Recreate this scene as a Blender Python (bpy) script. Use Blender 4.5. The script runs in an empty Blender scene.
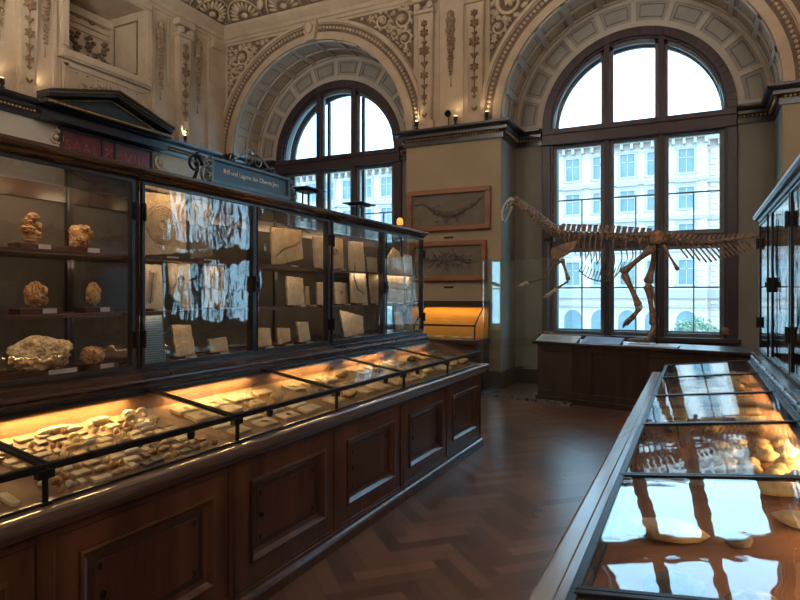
import bpy, bmesh, math, random
from mathutils import Vector, Matrix, noise
PI = math.pi
R = random.Random(7)
col = bpy.context.scene.collection
V = Vector
# ------------------------------------------------------------------ camera model (room axes: Y runs along the cases to the window wall)
F, S_, C_, H, HY = 610.0, 0.4352, 0.9003, 1.6, 295.0
VPX = 400 + F * S_ / C_
def PX(px, py, X):
    d = F * X / (C_ * (px - VPX)); Y = (d + X * S_) / C_
    return V((X, Y, H + (HY - py) * d / F))
def PY(px, py, Y):
    t = (px - 400) / F; X = Y * (t * C_ - S_) / (C_ + t * S_); d = -X * S_ + Y * C_
    return V((X, Y, H + (HY - py) * d / F))
def PL(px, py, p0, dr):
    t = (px - 400) / F
    a = (p0[0] * C_ + p0[1] * S_) - t * (-p0[0] * S_ + p0[1] * C_)
    b = (dr[0] * C_ + dr[1] * S_) - t * (-dr[0] * S_ + dr[1] * C_)
    s = -a / b; x = p0[0] + s * dr[0]; y = p0[1] + s * dr[1]
    return V((x, y, H + (HY - py) * (-x * S_ + y * C_) / F))

# ------------------------------------------------------------------ materials
MATS = {}
def nodes(name):
    m = bpy.data.materials.new(name); m.use_nodes = True
    nt = m.node_tree; nt.nodes.clear()
    out = nt.nodes.new('ShaderNodeOutputMaterial'); return m, nt, out
def mat(name, c1, c2=None, scale=8, rough=.5, metal=0, bump=0, stretch=(1, 1, 1), detail=5, rvar=0, emis=None, estr=0, bscale=None, spec=.5, coat=0, ramp=(.35, .65)):
    m, nt, out = nodes(name); N = nt.nodes; L = nt.links
    p = N.new('ShaderNodeBsdfPrincipled'); L.new(p.outputs[0], out.inputs[0])
    p.inputs['Roughness'].default_value = rough; p.inputs['Metallic'].default_value = metal
    p.inputs['Specular IOR Level'].default_value = spec
    if coat: p.inputs['Coat Weight'].default_value = coat; p.inputs['Coat Roughness'].default_value = .15
    c2 = c2 or c1
    tc = N.new('ShaderNodeTexCoord'); mp = N.new('ShaderNodeMapping'); mp.inputs['Scale'].default_value = stretch
    L.new(tc.outputs['Object'], mp.inputs[0])
    nz = N.new('ShaderNodeTexNoise'); nz.inputs['Scale'].default_value = scale; nz.inputs['Detail'].default_value = detail; nz.inputs['Roughness'].default_value = .6
    L.new(mp.outputs[0], nz.inputs['Vector'])
    cr = N.new('ShaderNodeValToRGB'); cr.color_ramp.elements[0].position = ramp[0]; cr.color_ramp.elements[1].position = ramp[1]
    cr.color_ramp.elements[0].color = (*c1, 1); cr.color_ramp.elements[1].color = (*c2, 1)
    L.new(nz.outputs['Fac'], cr.inputs[0]); L.new(cr.outputs[0], p.inputs['Base Color'])
    if rvar:
        mr = N.new('ShaderNodeMapRange'); mr.inputs['To Min'].default_value = rough - rvar; mr.inputs['To Max'].default_value = rough + rvar
        L.new(nz.outputs['Fac'], mr.inputs['Value']); L.new(mr.outputs[0], p.inputs['Roughness'])
    if bump:
        n2 = N.new('ShaderNodeTexNoise'); n2.inputs['Scale'].default_value = bscale or scale * 2; n2.inputs['Detail'].default_value = 6
        L.new(mp.outputs[0], n2.inputs['Vector'])
        b = N.new('ShaderNodeBump'); b.inputs['Strength'].default_value = bump; b.inputs['Distance'].default_value = .02
        L.new(n2.outputs['Fac'], b.inputs['Height']); L.new(b.outputs[0], p.inputs['Normal'])
    if emis: p.inputs['Emission Color'].default_value = (*emis, 1); p.inputs['Emission Strength'].default_value = estr
    MATS[name] = m; return m
def glass(name, tint=(1, 1, 1), wav=0.0, wscale=6, f0=.05, stretch=(1, 1, 1)):
    m, nt, out = nodes(name); N = nt.nodes; L = nt.links
    tr = N.new('ShaderNodeBsdfTransparent'); tr.inputs[0].default_value = (*tint, 1)
    gl = N.new('ShaderNodeBsdfGlossy'); gl.inputs['Roughness'].default_value = 0.0
    geo = N.new('ShaderNodeNewGeometry'); dot = N.new('ShaderNodeVectorMath'); dot.operation = 'DOT_PRODUCT'
    L.new(geo.outputs['Normal'], dot.inputs[0]); L.new(geo.outputs['Incoming'], dot.inputs[1])
    ab = N.new('ShaderNodeMath'); ab.operation = 'ABSOLUTE'; L.new(dot.outputs['Value'], ab.inputs[0])
    om = N.new('ShaderNodeMath'); om.operation = 'SUBTRACT'; om.inputs[0].default_value = 1; L.new(ab.outputs[0], om.inputs[1])
    pw = N.new('ShaderNodeMath'); pw.operation = 'POWER'; pw.inputs[1].default_value = 5; L.new(om.outputs[0], pw.inputs[0])
    ma = N.new('ShaderNodeMath'); ma.operation = 'MULTIPLY_ADD'; ma.inputs[1].default_value = 1 - f0; ma.inputs[2].default_value = f0; ma.use_clamp = True
    L.new(pw.outputs[0], ma.inputs[0])
    mx = N.new('ShaderNodeMixShader'); L.new(ma.outputs[0], mx.inputs[0]); L.new(tr.outputs[0], mx.inputs[1]); L.new(gl.outputs[0], mx.inputs[2])
    L.new(mx.outputs[0], out.inputs[0])
    if wav:
        tc = N.new('ShaderNodeTexCoord'); mp = N.new('ShaderNodeMapping'); mp.inputs['Scale'].default_value = stretch
        L.new(tc.outputs['Object'], mp.inputs[0])
        nz = N.new('ShaderNodeTexNoise'); nz.inputs['Scale'].default_value = wscale; nz.inputs['Detail'].default_value = 2
        L.new(mp.outputs[0], nz.inputs['Vector'])
        b = N.new('ShaderNodeBump'); b.inputs['Strength'].default_value = 1; b.inputs['Distance'].default_value = wav
        L.new(nz.outputs['Fac'], b.inputs['Height']); L.new(b.outputs[0], gl.inputs['Normal'])
    MATS[name] = m; return m
wood = mat('walnut', (.038, .014, .009), (.11, .042, .022), 5, .30, bump=.12, stretch=(1.5, 1.5, .16), rvar=.06, coat=.35)
woodh = mat('walnut_horizontal', (.035, .016, .011), (.09, .042, .025), 5, .28, bump=.12, stretch=(1.5, .16, 1.5), rvar=.06, coat=.4)
wood_d = mat('dark_walnut', (.018, .010, .008), (.045, .022, .016), 6, .32, bump=.1, stretch=(1.5, 1.5, .2), coat=.3)
wood_ctop = mat('worn_counter_wood', (.10, .070, .055), (.21, .15, .115), 6, .30, bump=.15, stretch=(1.5, .16, 1.5), rvar=.06, coat=.4)
lining = mat('case_lining', (.085, .068, .054), (.13, .105, .083), 3, .85)
ring_m = mat('carved_limestone', (.34, .25, .16), (.50, .39, .26), 14, .8, bump=.3, bscale=40)
dlining = mat('desk_lining', (.20, .105, .055), (.30, .17, .09), 4, .8)
dlining_r = mat('terracotta_lining', (.21, .085, .045), (.30, .13, .07), 4, .75)
shelfm = mat('shelf_wood', (.07, .028, .018), (.12, .05, .03), 5, .45, stretch=(1, .2, 1))
blackm = mat('black_iron', (.010, .010, .011), (.022, .021, .021), 20, .38, metal=.5)
steel = mat('grey_painted_metal', (.16, .18, .20), (.24, .26, .28), 14, .28, metal=.75, rvar=.06)
brass = mat('brass', (.45, .30, .12), (.66, .46, .20), 20, .38, metal=.8)
plaster = mat('cream_plaster', (.45, .365, .265), (.56, .455, .335), 3, .75, bump=.08, bscale=30)
plaster_r = mat('relief_plaster', (.50, .40, .28), (.62, .50, .36), 6, .7)
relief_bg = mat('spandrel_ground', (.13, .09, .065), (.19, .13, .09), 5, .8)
gilt = mat('gilded_ornament', (.17, .10, .05), (.34, .22, .12), 25, .55, metal=.15)
plaster_g = mat('grey_intrados_plaster', (.31, .295, .265), (.37, .355, .32), 4, .75, bump=.06, bscale=30)
panel_line = mat('dark_panel_line', (.17, .15, .13), (.22, .195, .165), 8, .8)  # darker raised strips that outline the arch panels
wall_lo = mat('beige_wall_paint', (.36, .295, .195), (.40, .33, .22), 1.2, .8, bump=.03, bscale=60)
wall_rc = mat('recess_wall_grey', (.215, .205, .175), (.25, .24, .205), 1.5, .8)  # greyer and darker than the pier wall colour
ceilm = mat('ceiling_plaster', (.36, .26, .19), (.44, .33, .24), 4, .8)
ceil_r = mat('ceiling_ornament', (.17, .12, .09), (.25, .18, .13), 10, .7)
cornm = mat('black_cornice', (.012, .013, .018), (.028, .03, .038), 8, .3, coat=.3)
winw = mat('window_wood', (.032, .020, .028), (.055, .034, .042), 5, .4, stretch=(1, 1, .2))
sashm = mat('window_sash_paint', (.10, .115, .12), (.15, .165, .17), 5, .45)
maroon = mat('maroon_panel', (.10, .018, .02), (.17, .03, .032), 6, .45, bump=.1)
redlet = mat('red_lettering', (.30, .05, .035), None, 6, .45)
bluem = mat('blue_sign_paint', (.045, .085, .11), (.065, .11, .14), 6, .3, metal=.3)
whitel = mat('white_lettering', (.75, .78, .78), None, 6, .6)
bone = mat('bone', (.14, .085, .055), (.36, .24, .155), 18, .55, bump=.3, bscale=40)
bone_l = mat('pale_bone', (.55, .50, .44), (.74, .68, .60), 18, .55, bump=.2, bscale=40)
amber = mat('amber_fossil', (.20, .08, .03), (.66, .37, .14), 26, .65, bump=.8, bscale=60)
ochre = mat('ochre_rock', (.28, .17, .08), (.74, .55, .32), 22, .8, bump=.7, bscale=40)
slabm = mat('limestone_slab', (.36, .26, .16), (.64, .50, .33), 9, .8, bump=.5, bscale=30, ramp=(.3, .7))
slabp = mat('pale_limestone', (.44, .35, .24), (.72, .60, .43), 9, .8, bump=.5, bscale=30, ramp=(.3, .7))
slabg = mat('grey_shale_slab', (.17, .15, .12), (.27, .24, .19), 9, .8, bump=.3, bscale=30)
foss = mat('brown_fossil', (.14, .085, .05), (.28, .18, .10), 20, .6)
shellm = mat('shell_fossil', (.55, .42, .24), (.78, .66, .43), 16, .55, bump=.3, bscale=50)
darkrock = mat('dark_rock', (.05, .045, .04), (.14, .12, .10), 14, .6, bump=.5, bscale=40)
standm = mat('plinth_wood', (.06, .018, .014), (.10, .03, .022), 9, .4)
paper = mat('label_card', (.52, .46, .44), (.60, .54, .52), 20, .8)
inkm = mat('print_ink', (.22, .24, .27), None, 6, .8)
bluep = mat('blue_poster', (.06, .10, .15), (.10, .15, .21), 2, .35)
whitep = mat('white_panel', (.62, .62, .60), (.70, .70, .68), 3, .4)
panelb = mat('blue_panel', (.16, .23, .34), (.24, .33, .46), 4, .4)
pframe = mat('picture_frame_wood', (.20, .075, .035), (.32, .13, .06), 5, .35, stretch=(.3, 1, 1), coat=.3)
pfdark = mat('picture_frame_side', (.10, .02, .016), (.14, .03, .02), 5, .4)
pstone = mat('picture_slate', (.13, .115, .095), (.19, .17, .14), 6, .8, bump=.3, bscale=25)
fac = mat('facade_plaster', (.70, .54, .46), (.74, .58, .50), .5, .9)
fac2 = mat('facade_trim', (.46, .38, .34), None, .5, .9)
facg = mat('facade_window_glass', (.15, .20, .21), (.22, .27, .28), .6, .6)
asph = mat('asphalt', (.32, .32, .32), (.40, .40, .40), 3, .9)
leafm = mat('leaf_green', (.18, .24, .15), (.30, .36, .24), 2, .7)
barkm = mat('bark', (.08, .06, .05), (.14, .11, .08), 6, .9)
lampon = mat('warm_lamp_glow', (.9, .7, .4), None, 5, .5, emis=(1, .72, .38), estr=14)
amberon = mat('amber_lamp_glow', (.9, .5, .15), None, 5, .5, emis=(1, .36, .05), estr=.55)
gwin = glass('window_glass', (.96, .985, 1), 0, f0=.04)
gcase = glass('case_glass', (.97, .985, .98), .0035, 7, .055, (1, 1, .35))
gdesk = glass('desk_glass', (.97, .985, .98), .0012, 5, .045)
gscreen = glass('screen_glass', (.93, .97, .96), 0, f0=.13)
gplain = glass('plain_glass', (.93, .97, .96), 0, f0=.045)

def herring_mat():
    m, nt, out = nodes('parquet'); N = nt.nodes; L = nt.links
    p = N.new('ShaderNodeBsdfPrincipled'); L.new(p.outputs[0], out.inputs[0])
    at = N.new('ShaderNodeAttribute'); at.attribute_name = 'tone'
    uv = N.new('ShaderNodeUVMap'); uv.uv_map = 'UVMap'
    mp = N.new('ShaderNodeMapping'); mp.inputs['Scale'].default_value = (2.5, 18, 1); L.new(uv.outputs[0], mp.inputs[0])
    nz = N.new('ShaderNodeTexNoise'); nz.inputs['Scale'].default_value = 1.5; nz.inputs['Detail'].default_value = 6; L.new(mp.outputs[0], nz.inputs['Vector'])
    ad = N.new('ShaderNodeMath'); ad.operation = 'MULTIPLY_ADD'; ad.inputs[1].default_value = .22; L.new(nz.outputs['Fac'], ad.inputs[0]); L.new(at.outputs['Fac'], ad.inputs[2])
    cr = N.new('ShaderNodeValToRGB'); cr.color_ramp.elements[0].position = .25; cr.color_ramp.elements[1].position = 1.15 if False else 1.0
    cr.color_ramp.elements[0].color = (.085, .047, .031, 1); cr.color_ramp.elements[1].color = (.25, .145, .095, 1)
    L.new(ad.outputs[0], cr.inputs[0]); L.new(cr.outputs[0], p.inputs['Base Color'])
    mr = N.new('ShaderNodeMapRange'); mr.inputs['To Min'].default_value = .27; mr.inputs['To Max'].default_value = .29
    L.new(nz.outputs['Fac'], mr.inputs['Value']); L.new(mr.outputs[0], p.inputs['Roughness'])
    p.inputs['Specular IOR Level'].default_value = .5
    return m
parquet = herring_mat()

# ------------------------------------------------------------------ mesh helpers
class MB:
    def __init__(s): s.v = []; s.f = []; s.mi = []; s.cur = 0
    def add(s, vs, fs):
        n = len(s.v); s.v += [V(p) for p in vs]; s.f += [tuple(i + n for i in f) for f in fs]; s.mi += [s.cur] * len(fs)
    def box(s, x0, y0, z0, x1, y1, z1):
        x0, x1 = sorted((x0, x1)); y0, y1 = sorted((y0, y1)); z0, z1 = sorted((z0, z1))
        s.add([(x0,y0,z0),(x1,y0,z0),(x1,y1,z0),(x0,y1,z0),(x0,y0,z1),(x1,y0,z1),(x1,y1,z1),(x0,y1,z1)],
              [(0,3,2,1),(4,5,6,7),(0,1,5,4),(1,2,6,5),(2,3,7,6),(3,0,4,7)]); return s
    def obox(s, c, ax, hf):
        c = V(c); a = [V(q).normalized() * h for q, h in zip(ax, hf)]
        vs = [c + sx*a[0] + sy*a[1] + sz*a[2] for sz in (-1,1) for sx, sy in ((-1,-1),(1,-1),(1,1),(-1,1))]
        s.add(vs, [(0,3,2,1),(4,5,6,7),(0,1,5,4),(1,2,6,5),(2,3,7,6),(3,0,4,7)]); return s
    def prism(s, pts, off):
        pts = [V(p) for p in pts]; off = V(off); n = len(pts)
        s.add(pts + [p + off for p in pts], [tuple(range(n))[::-1], tuple(range(n, 2*n))] + [(i, (i+1) % n, n + (i+1) % n, n + i) for i in range(n)]); return s
    def tube(s, pts, rad, n=8, caps=True, flat=None):
        pts = [V(p) for p in pts]
        if not isinstance(rad, (list, tuple)): rad = [rad] * len(pts)
        t0 = (pts[1] - pts[0]).normalized(); up = V((0,0,1)) if abs(t0.z) < .9 else V((1,0,0))
        a = t0.cross(up).normalized(); vs = []; m = len(pts)
        for i, p in enumerate(pts):
            t = (pts[min(i+1, m-1)] - pts[max(i-1, 0)]).normalized()
            a = (a - t * a.dot(t)).normalized(); b = t.cross(a)
            for k in range(n):
                w = 2*PI*k/n; q = a*math.cos(w)*rad[i] + b*math.sin(w)*rad[i]
                if flat: q = q - V(flat[0]) * q.dot(V(flat[0])) * (1 - flat[1])
                vs.append(p + q)
        fs = [(i*n+k, i*n+(k+1) % n, (i+1)*n+(k+1) % n, (i+1)*n+k) for i in range(m-1) for k in range(n)]
        if caps: fs += [tuple(range(n))[::-1], tuple((m-1)*n + k for k in range(n))]
        s.add(vs, fs); return s
    def lathe(s, prof, c, n=16, axis=None):
        c = V(c); M = V((0,0,1)).rotation_difference(V(axis)).to_matrix() if axis else Matrix.Identity(3)
        m = len(prof); vs = [c + M @ V((r*math.cos(2*PI*k/n), r*math.sin(2*PI*k/n), z)) for r, z in prof for k in range(n)]
        fs = [(i*n+k, i*n+(k+1) % n, (i+1)*n+(k+1) % n, (i+1)*n+k) for i in range(m-1) for k in range(n)]
        fs += [tuple(range(n))[::-1], tuple((m-1)*n + k for k in range(n))]
        s.add(vs, fs); return s
    def blob(s, c, r, sub=2, amp=0.0, fr=3.0, seed=0, M=None):
        bm = bmesh.new(); bmesh.ops.create_icosphere(bm, subdivisions=sub, radius=1)
        c = V(c); vs = []
        for v in bm.verts:
            p = v.co.copy()
            if amp:
                q = p * fr + V((seed*7.3, seed*3.1, seed*1.7))
                p *= 1 + amp * (noise.noise(q) + .5*noise.noise(q*2.3) + .25*noise.noise(q*5))
            p = V((p.x*r[0], p.y*r[1], p.z*r[2]))
            if M: p = M @ p
            vs.append(c + p)
        s.add(vs, [tuple(x.index for x in f.verts) for f in bm.faces]); bm.free(); return s
    def sweep(s, path, prof, closed_prof=True):
        """path: 2-D plan points; prof: (offset to the left of travel, z)"""
        P = [V((p[0], p[1], 0)) for p in path]; n = len(prof); m = len(P); vs = []
        for i in range(m):
            d1 = (P[i] - P[i-1]).normalized() if i else (P[1] - P[0]).normalized()
            d2 = (P[i+1] - P[i]).normalized() if i < m-1 else d1
            n1 = V((-d1.y, d1.x, 0)); n2 = V((-d2.y, d2.x, 0)); b = (n1 + n2)
            b = b / max(.2, b.dot(n1)) if b.length > .01 else n1
            for o, z in prof: vs.append(P[i] + b * o + V((0, 0, z)))
        fs = [(i*n+k, (i+1)*n+k, (i+1)*n+(k+1) % n, i*n+(k+1) % n) for i in range(m-1) for k in range(n)]
        fs += [tuple(range(n))[::-1], tuple((m-1)*n + k for k in range(n))]
        s.add(vs, fs); return s
    def build(s, name, m, parent=None, smooth=False, bevel=0, origin=None):
        me = bpy.data.meshes.new(name)
        if origin is None:
            if parent is not None: origin = wloc(parent)
            elif s.v:
                xs = [p.x for p in s.v]; ys = [p.y for p in s.v]; zs = [p.z for p in s.v]
                origin = V(((min(xs)+max(xs))/2, (min(ys)+max(ys))/2, min(zs)))
            else: origin = V((0,0,0))
        me.from_pydata([tuple(p - origin) for p in s.v], [], s.f)
        for mm in (m if isinstance(m, (list, tuple)) else [m]): me.materials.append(mm)
        if isinstance(m, (list, tuple)): me.polygons.foreach_set('material_index', s.mi)
        bm = bmesh.new(); bm.from_mesh(me); bmesh.ops.recalc_face_normals(bm, faces=bm.faces); bm.to_mesh(me); bm.free()
        if smooth: me.polygons.foreach_set('use_smooth', [True] * len(me.polygons))
        o = bpy.data.objects.new(name, me); col.objects.link(o)
        if parent is not None: o.parent = parent
        else: o.location = origin
        if bevel:
            b = o.modifiers.new('bevel', 'BEVEL'); b.width = bevel; b.segments = 2; b.limit_method = 'ANGLE'
        return o
def wloc(o):
    l = V((0,0,0))
    while o is not None: l = l + V(o.location); o = o.parent
    return l
def empty(name, loc):
    o = bpy.data.objects.new(name, None); col.objects.link(o); o.location = loc; o.empty_display_size = .1; return o
def tag(o, label=None, cat=None, group=None, kind=None):
    if label: o['label'] = label
    if cat: o['category'] = cat
    if group: o['group'] = group
    if kind: o['kind'] = kind
    return o
def copy_tree(o, dx, parent=None, label=None):
    c = o.copy(); col.objects.link(c); c.parent = parent
    if parent is None: c.location = V(o.location) + V(dx)
    if label: c['label'] = label
    for ch in [x for x in list(col.objects) if x.parent == o]: copy_tree(ch, dx, c)
    return c
def struct(mb, name, m, **k): return tag(mb.build(name, m, origin=V((0,0,0)), **k), kind='structure')
def area(name, loc, rot, size, energy, color, parent=None, sy=None):
    l = bpy.data.lights.new(name, 'AREA'); l.energy = energy; l.color = color; l.size = size
    if sy: l.shape = 'RECTANGLE'; l.size_y = sy
    o = bpy.data.objects.new(name, l); col.objects.link(o); o.rotation_euler = rot
    o.location = V(loc) - (wloc(parent) if parent else V((0,0,0)))
    if parent: o.parent = parent
    return o
def point(name, loc, energy, color, r=.05, parent=None, spot=None, aim=None):
    l = bpy.data.lights.new(name, 'SPOT' if spot else 'POINT'); l.energy = energy; l.color = color; l.shadow_soft_size = r
    o = bpy.data.objects.new(name, l); col.objects.link(o)
    if spot: l.spot_size = spot; l.spot_blend = .8; o.rotation_euler = (V(aim) - V(loc)).to_track_quat('-Z', 'Y').to_euler()
    o.location = V(loc) - (wloc(parent) if parent else V((0,0,0)))
    if parent: o.parent = parent
    return o
# ================================================================== THE ROOM
XL, XR, YF, YB, YW = -9.1, 7.3, 10.13, 11.0, -8.0      # left wall, right wall, pier face, window plane, wall behind
ZC = 7.9
WC = [-6.8, -0.93, 4.96]; RA, RW, SP = 2.05, 1.52, 4.57
def arch_wall(mb, y0, y1, x0, x1, cx, r, spring, ztop, sill, n=32):
    if x0 < cx - r: mb.box(x0, y0, 0, cx - r, y1, ztop)
    if x1 > cx + r: mb.box(cx + r, y0, 0, x1, y1, ztop)
    if sill > 0: mb.box(cx - r, y0, 0, cx + r, y1, sill)
    for i in range(n):
        a, b = PI - PI*i/n, PI - PI*(i+1)/n
        p = (cx + r*math.cos(a), spring + r*math.sin(a)); q = (cx + r*math.cos(b), spring + r*math.sin(b))
        mb.prism([(p[0], y0, p[1]), (q[0], y0, q[1]), (q[0], y0, ztop), (p[0], y0, ztop)], (0, y1 - y0, 0))
def arc_strip(mb, cx, cz, r0, r1, y0, y1, a0, a1, n=32):
    for i in range(n):
        a, b = a0 + (a1-a0)*i/n, a0 + (a1-a0)*(i+1)/n
        mb.prism([(cx + r*math.cos(w), y0, cz + r*math.sin(w)) for r, w in ((r0,a),(r1,a),(r1,b),(r0,b))], (0, y1-y0, 0))
bx = [XL, -3.86, 2.02, XR]
# lower and upper parts of the pier wall differ in paint, so split at the cornice
mb = MB()
for i in range(3):
    arch_wall(mb, YF, YB, bx[i], bx[i+1], WC[i], RA, SP, ZC, 0)
wb = struct(mb, 'wall_back', [plaster])
mb = MB()
for i in range(3): arch_wall(mb, YB + .002, YB + .6, bx[i], bx[i+1], WC[i], RW, SP, ZC, .90)
struct(mb, 'wall_windows', plaster_g)
# thin lower wall skins up to the cornice: beige piers, greyer recesses
mb = MB()
for x0, x1 in ((XL, WC[0]-RA), (WC[0]+RA, WC[1]-RA), (WC[1]+RA, WC[2]-RA), (WC[2]+RA, XR)):
    mb.box(x0, YF - .012, 0, x1, YF, 4.30)
struct(mb, 'wall_back_lower_paint', wall_lo)
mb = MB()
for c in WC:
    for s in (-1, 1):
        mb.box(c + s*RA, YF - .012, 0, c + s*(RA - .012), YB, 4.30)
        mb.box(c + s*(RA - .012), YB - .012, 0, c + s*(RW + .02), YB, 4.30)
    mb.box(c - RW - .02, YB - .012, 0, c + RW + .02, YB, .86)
struct(mb, 'wall_recess_lower_skin', wall_rc)
# left wall with the gallery opening and the portal
oy0, oy1, oz0, oz1 = 6.5, 8.0, 5.55, 6.8
mb = MB(); t = .9
mb.box(XL - t, YW, 0, XL, oy0, ZC); mb.box(XL - t, oy1, 0, XL, YB + .6, ZC); mb.box(XL - t, oy0, 0, XL, oy1, oz0); mb.box(XL - t, oy0, oz1, XL, oy1, ZC)
mb.box(XL - t - .1, oy0 - .3, oz0 - .3, XL - t, oy1 + .3, oz1 + .3)
struct(mb, 'wall_left', plaster)
mb = MB(); mb.box(XL, YW, 0, XL + .012, 6.3, 4.30); mb.box(XL, 8.6, 0, XL + .012, YF, 4.30); mb.box(XL, 6.3, 4.0, XL + .012, 8.6, 4.30)
struct(mb, 'wall_left_lower_paint', mat('pale_wall_paint', (.50, .47, .38), (.55, .51, .42), 1.5, .8))
mb = MB(); mb.box(XR, YW, 0, XR + .4, YB + .6, ZC); struct(mb, 'wall_right', plaster)
mb = MB(); mb.box(XL - t, YW - .4, 0, XR + .4, YW, ZC); struct(mb, 'wall_front', wall_lo)
mb = MB(); mb.box(XL - t, YW - .4, ZC, XR + .4, YB + .6, ZC + .3)
# ceiling coffers: stepped frames parallel to the walls
for k, (o, z) in enumerate(((.55, 7.66), (.85, 7.72), (1.35, 7.80))):
    w = .14 if k < 2 else .10
    mb.sweep([(XL + o, YW), (XL + o, YF - o), (XR - o, YF - o), (XR - o, YW)][::-1], [(0, z), (w, z), (w*.7, z + .05), (w*.7, ZC), (0, ZC)])
struct(mb, 'ceiling', ceilm)
# floor: herringbone parquet
def floor():
    W, n = .1, 5; vs = []; fs = []; tones = []; uvs = []
    c, s = math.cos(PI/4), math.sin(PI/4)
    def plank(a, b, la, lb):
        cx, cy = (a + la/2)*W, (b + lb/2)*W
        X, Y = cx*c - cy*s, cx*s + cy*c
        X -= 1
        if not (XL - .2 < X < XR + .2 and YW < Y < YB + .25): return
        g = .0012; k = len(vs); ou = R.random()*20; ov = R.random()*20
        for (p, q) in ((a*W+g, b*W+g), ((a+la)*W-g, b*W+g), ((a+la)*W-g, (b+lb)*W-g), (a*W+g, (b+lb)*W-g)):
            vs.append((p*c - q*s - 1, p*s + q*c, 0))
            u, w = (p, q) if la > lb else (q, p); uvs.append((u + ou, w + ov))
        fs.append((k, k+1, k+2, k+3)); tones.append(R.random()*.55 + (.12 if la > lb else 0))
    for y in range(-260, 260):
        for j in range(-30, 30):
            plank(y + 2*n*j, y, n, 1); plank(y, y + 1 - 2*n + 2*n*j, 1, n)
    me = bpy.data.meshes.new('floor'); k = len(vs)
    vs.extend([(XL-1, YW-.4, -.006), (XR+.5, YW-.4, -.006), (XR+.5, YB+.6, -.006), (XL-1, YB+.6, -.006), (XL-1, YW-.4, -.3), (XR+.5, YW-.4, -.3), (XR+.5, YB+.6, -.3), (XL-1, YB+.6, -.3)])
    fs.extend([(k, k+1, k+2, k+3), (k+7, k+6, k+5, k+4), (k, k+4, k+5, k+1), (k+1, k+5, k+6, k+2), (k+2, k+6, k+7, k+3), (k+3, k+7, k+4, k)])
    tones.extend([-.2]*6); uvs.extend([(0, 0)]*8)
    me.from_pydata(vs, [], fs); me.materials.append(parquet)
    at = me.attributes.new('tone', 'FLOAT', 'FACE'); at.data.foreach_set('value', tones)
    ul = me.uv_layers.new(name='UVMap')
    for L in me.loops: ul.data[L.index].uv = uvs[L.vertex_index]
    o = bpy.data.objects.new('floor', me); col.objects.link(o); tag(o, kind='structure')
floor()

# ---- black cornice with brass beads
def plan_runs():
    runs = [[(XL, YW), (XL, YF), (WC[0]-RA, YF), (WC[0]-RA, YB), (WC[0]-RW-.02, YB)]]
    for i in (0, 1): runs.append([(WC[i]+RW+.02, YB), (WC[i]+RA, YB), (WC[i]+RA, YF), (WC[i+1]-RA, YF), (WC[i+1]-RA, YB), (WC[i+1]-RW-.02, YB)])
    runs.append([(WC[2]+RW+.02, YB), (WC[2]+RA, YB), (WC[2]+RA, YF), (XR, YF), (XR, YW)]); return runs
PROF = [(0, 4.29), (.05, 4.29), (.05, 4.38), (.09, 4.41), (.13, 4.42), (.13, 4.47), (.19, 4.49), (.21, 4.52), (.21, 4.555), (0, 4.57)]
mb = MB(); mb2 = MB()
for run in plan_runs():
    mb.sweep(run, [(-o, z) for o, z in PROF])
    for a, b in zip(run[:-1], run[1:]):
        a3, b3 = V((*a, 0)), V((*b, 0)); d = (b3 - a3); L = d.length; d.normalize(); nrm = V((d.y, -d.x, 0))
        if max(a[1], b[1]) < 3: continue
        k = max(1, int(L / .055)); y_lo = 1.0
        for i in range(k):
            p = a3 + d*(i + .5)*L/k + nrm*.085 + V((0, 0, 4.39))
            if p.y < y_lo: continue
            mb2.blob(p, (.023, .023, .023), 1)
struct(mb, 'trim_1', cornm); struct(mb2, 'trim_2', brass)
# upper moulding under the frieze and frieze cove
def top_trim():
    run = [(XL, YW), (XL, YF), (XR, YF), (XR, YW)]
    mb = MB()
    mb.sweep(run, [(-o, z) for o, z in [(0, 6.96), (.03, 6.96), (.04, 7.02), (.07, 7.03), (.07, 7.10), (.12, 7.14), (.18, 7.2), (.20, 7.26), (.0, 7.28)]])
    struct(mb, 'trim_3', plaster)
    mb = MB(); mb.sweep(run, [(-o, z) for o, z in [(0, 7.28), (.10, 7.28), (.22, 7.38), (.38, 7.52), (.52, 7.62), (.56, 7.66), (0, 7.9)]])
    struct(mb, 'trim_4', ceil_r)
    mb = MB()
    def fan(c, tan, inn, r):
        nrm = (inn*.62 - V((0,0,1))*.78); up = (inn*.78 + V((0,0,1))*.62)   # slope of the cove
        M = Matrix((tan, up, nrm)).transposed()
        for i in range(11):
            a = PI*(i + .5)/11
            d = tan*math.cos(a) + up*math.sin(a); s2 = nrm.cross(d)
            Mx = Matrix((d, s2, nrm)).transposed()
            mb.blob(c + d*r*.72, (r*.30, r*.10, .03), 1, M=Mx)
        pts = [c + (tan*math.cos(PI*k/10) + up*math.sin(PI*k/10))*r*1.08 for k in range(11)]
        mb.tube(pts, .02, 5); mb.blob(c + up*r*.16, (r*.26, r*.2, .05), 1, M=M)
    for k in range(8): fan(V((XL + .16, YF - .55 - k*.98, 7.31)), V((0,1,0)), V((1,0,0)), .37)
    for k in range(9): fan(V((XL + .75 + k*.98, YF - .16, 7.31)), V((1,0,0)), V((0,-1,0)), .37)
    for k in range(8): mb.blob(V((XL + .32, YF - 1.04 - k*.98, 7.45)), (.06, .09, .13), 1)
    for k in range(9): mb.blob(V((XL + 1.24 + k*.98, YF - .32, 7.45)), (.09, .06, .13), 1)
    struct(mb, 'trim_5', plaster_r, smooth=True)
top_trim()

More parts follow.
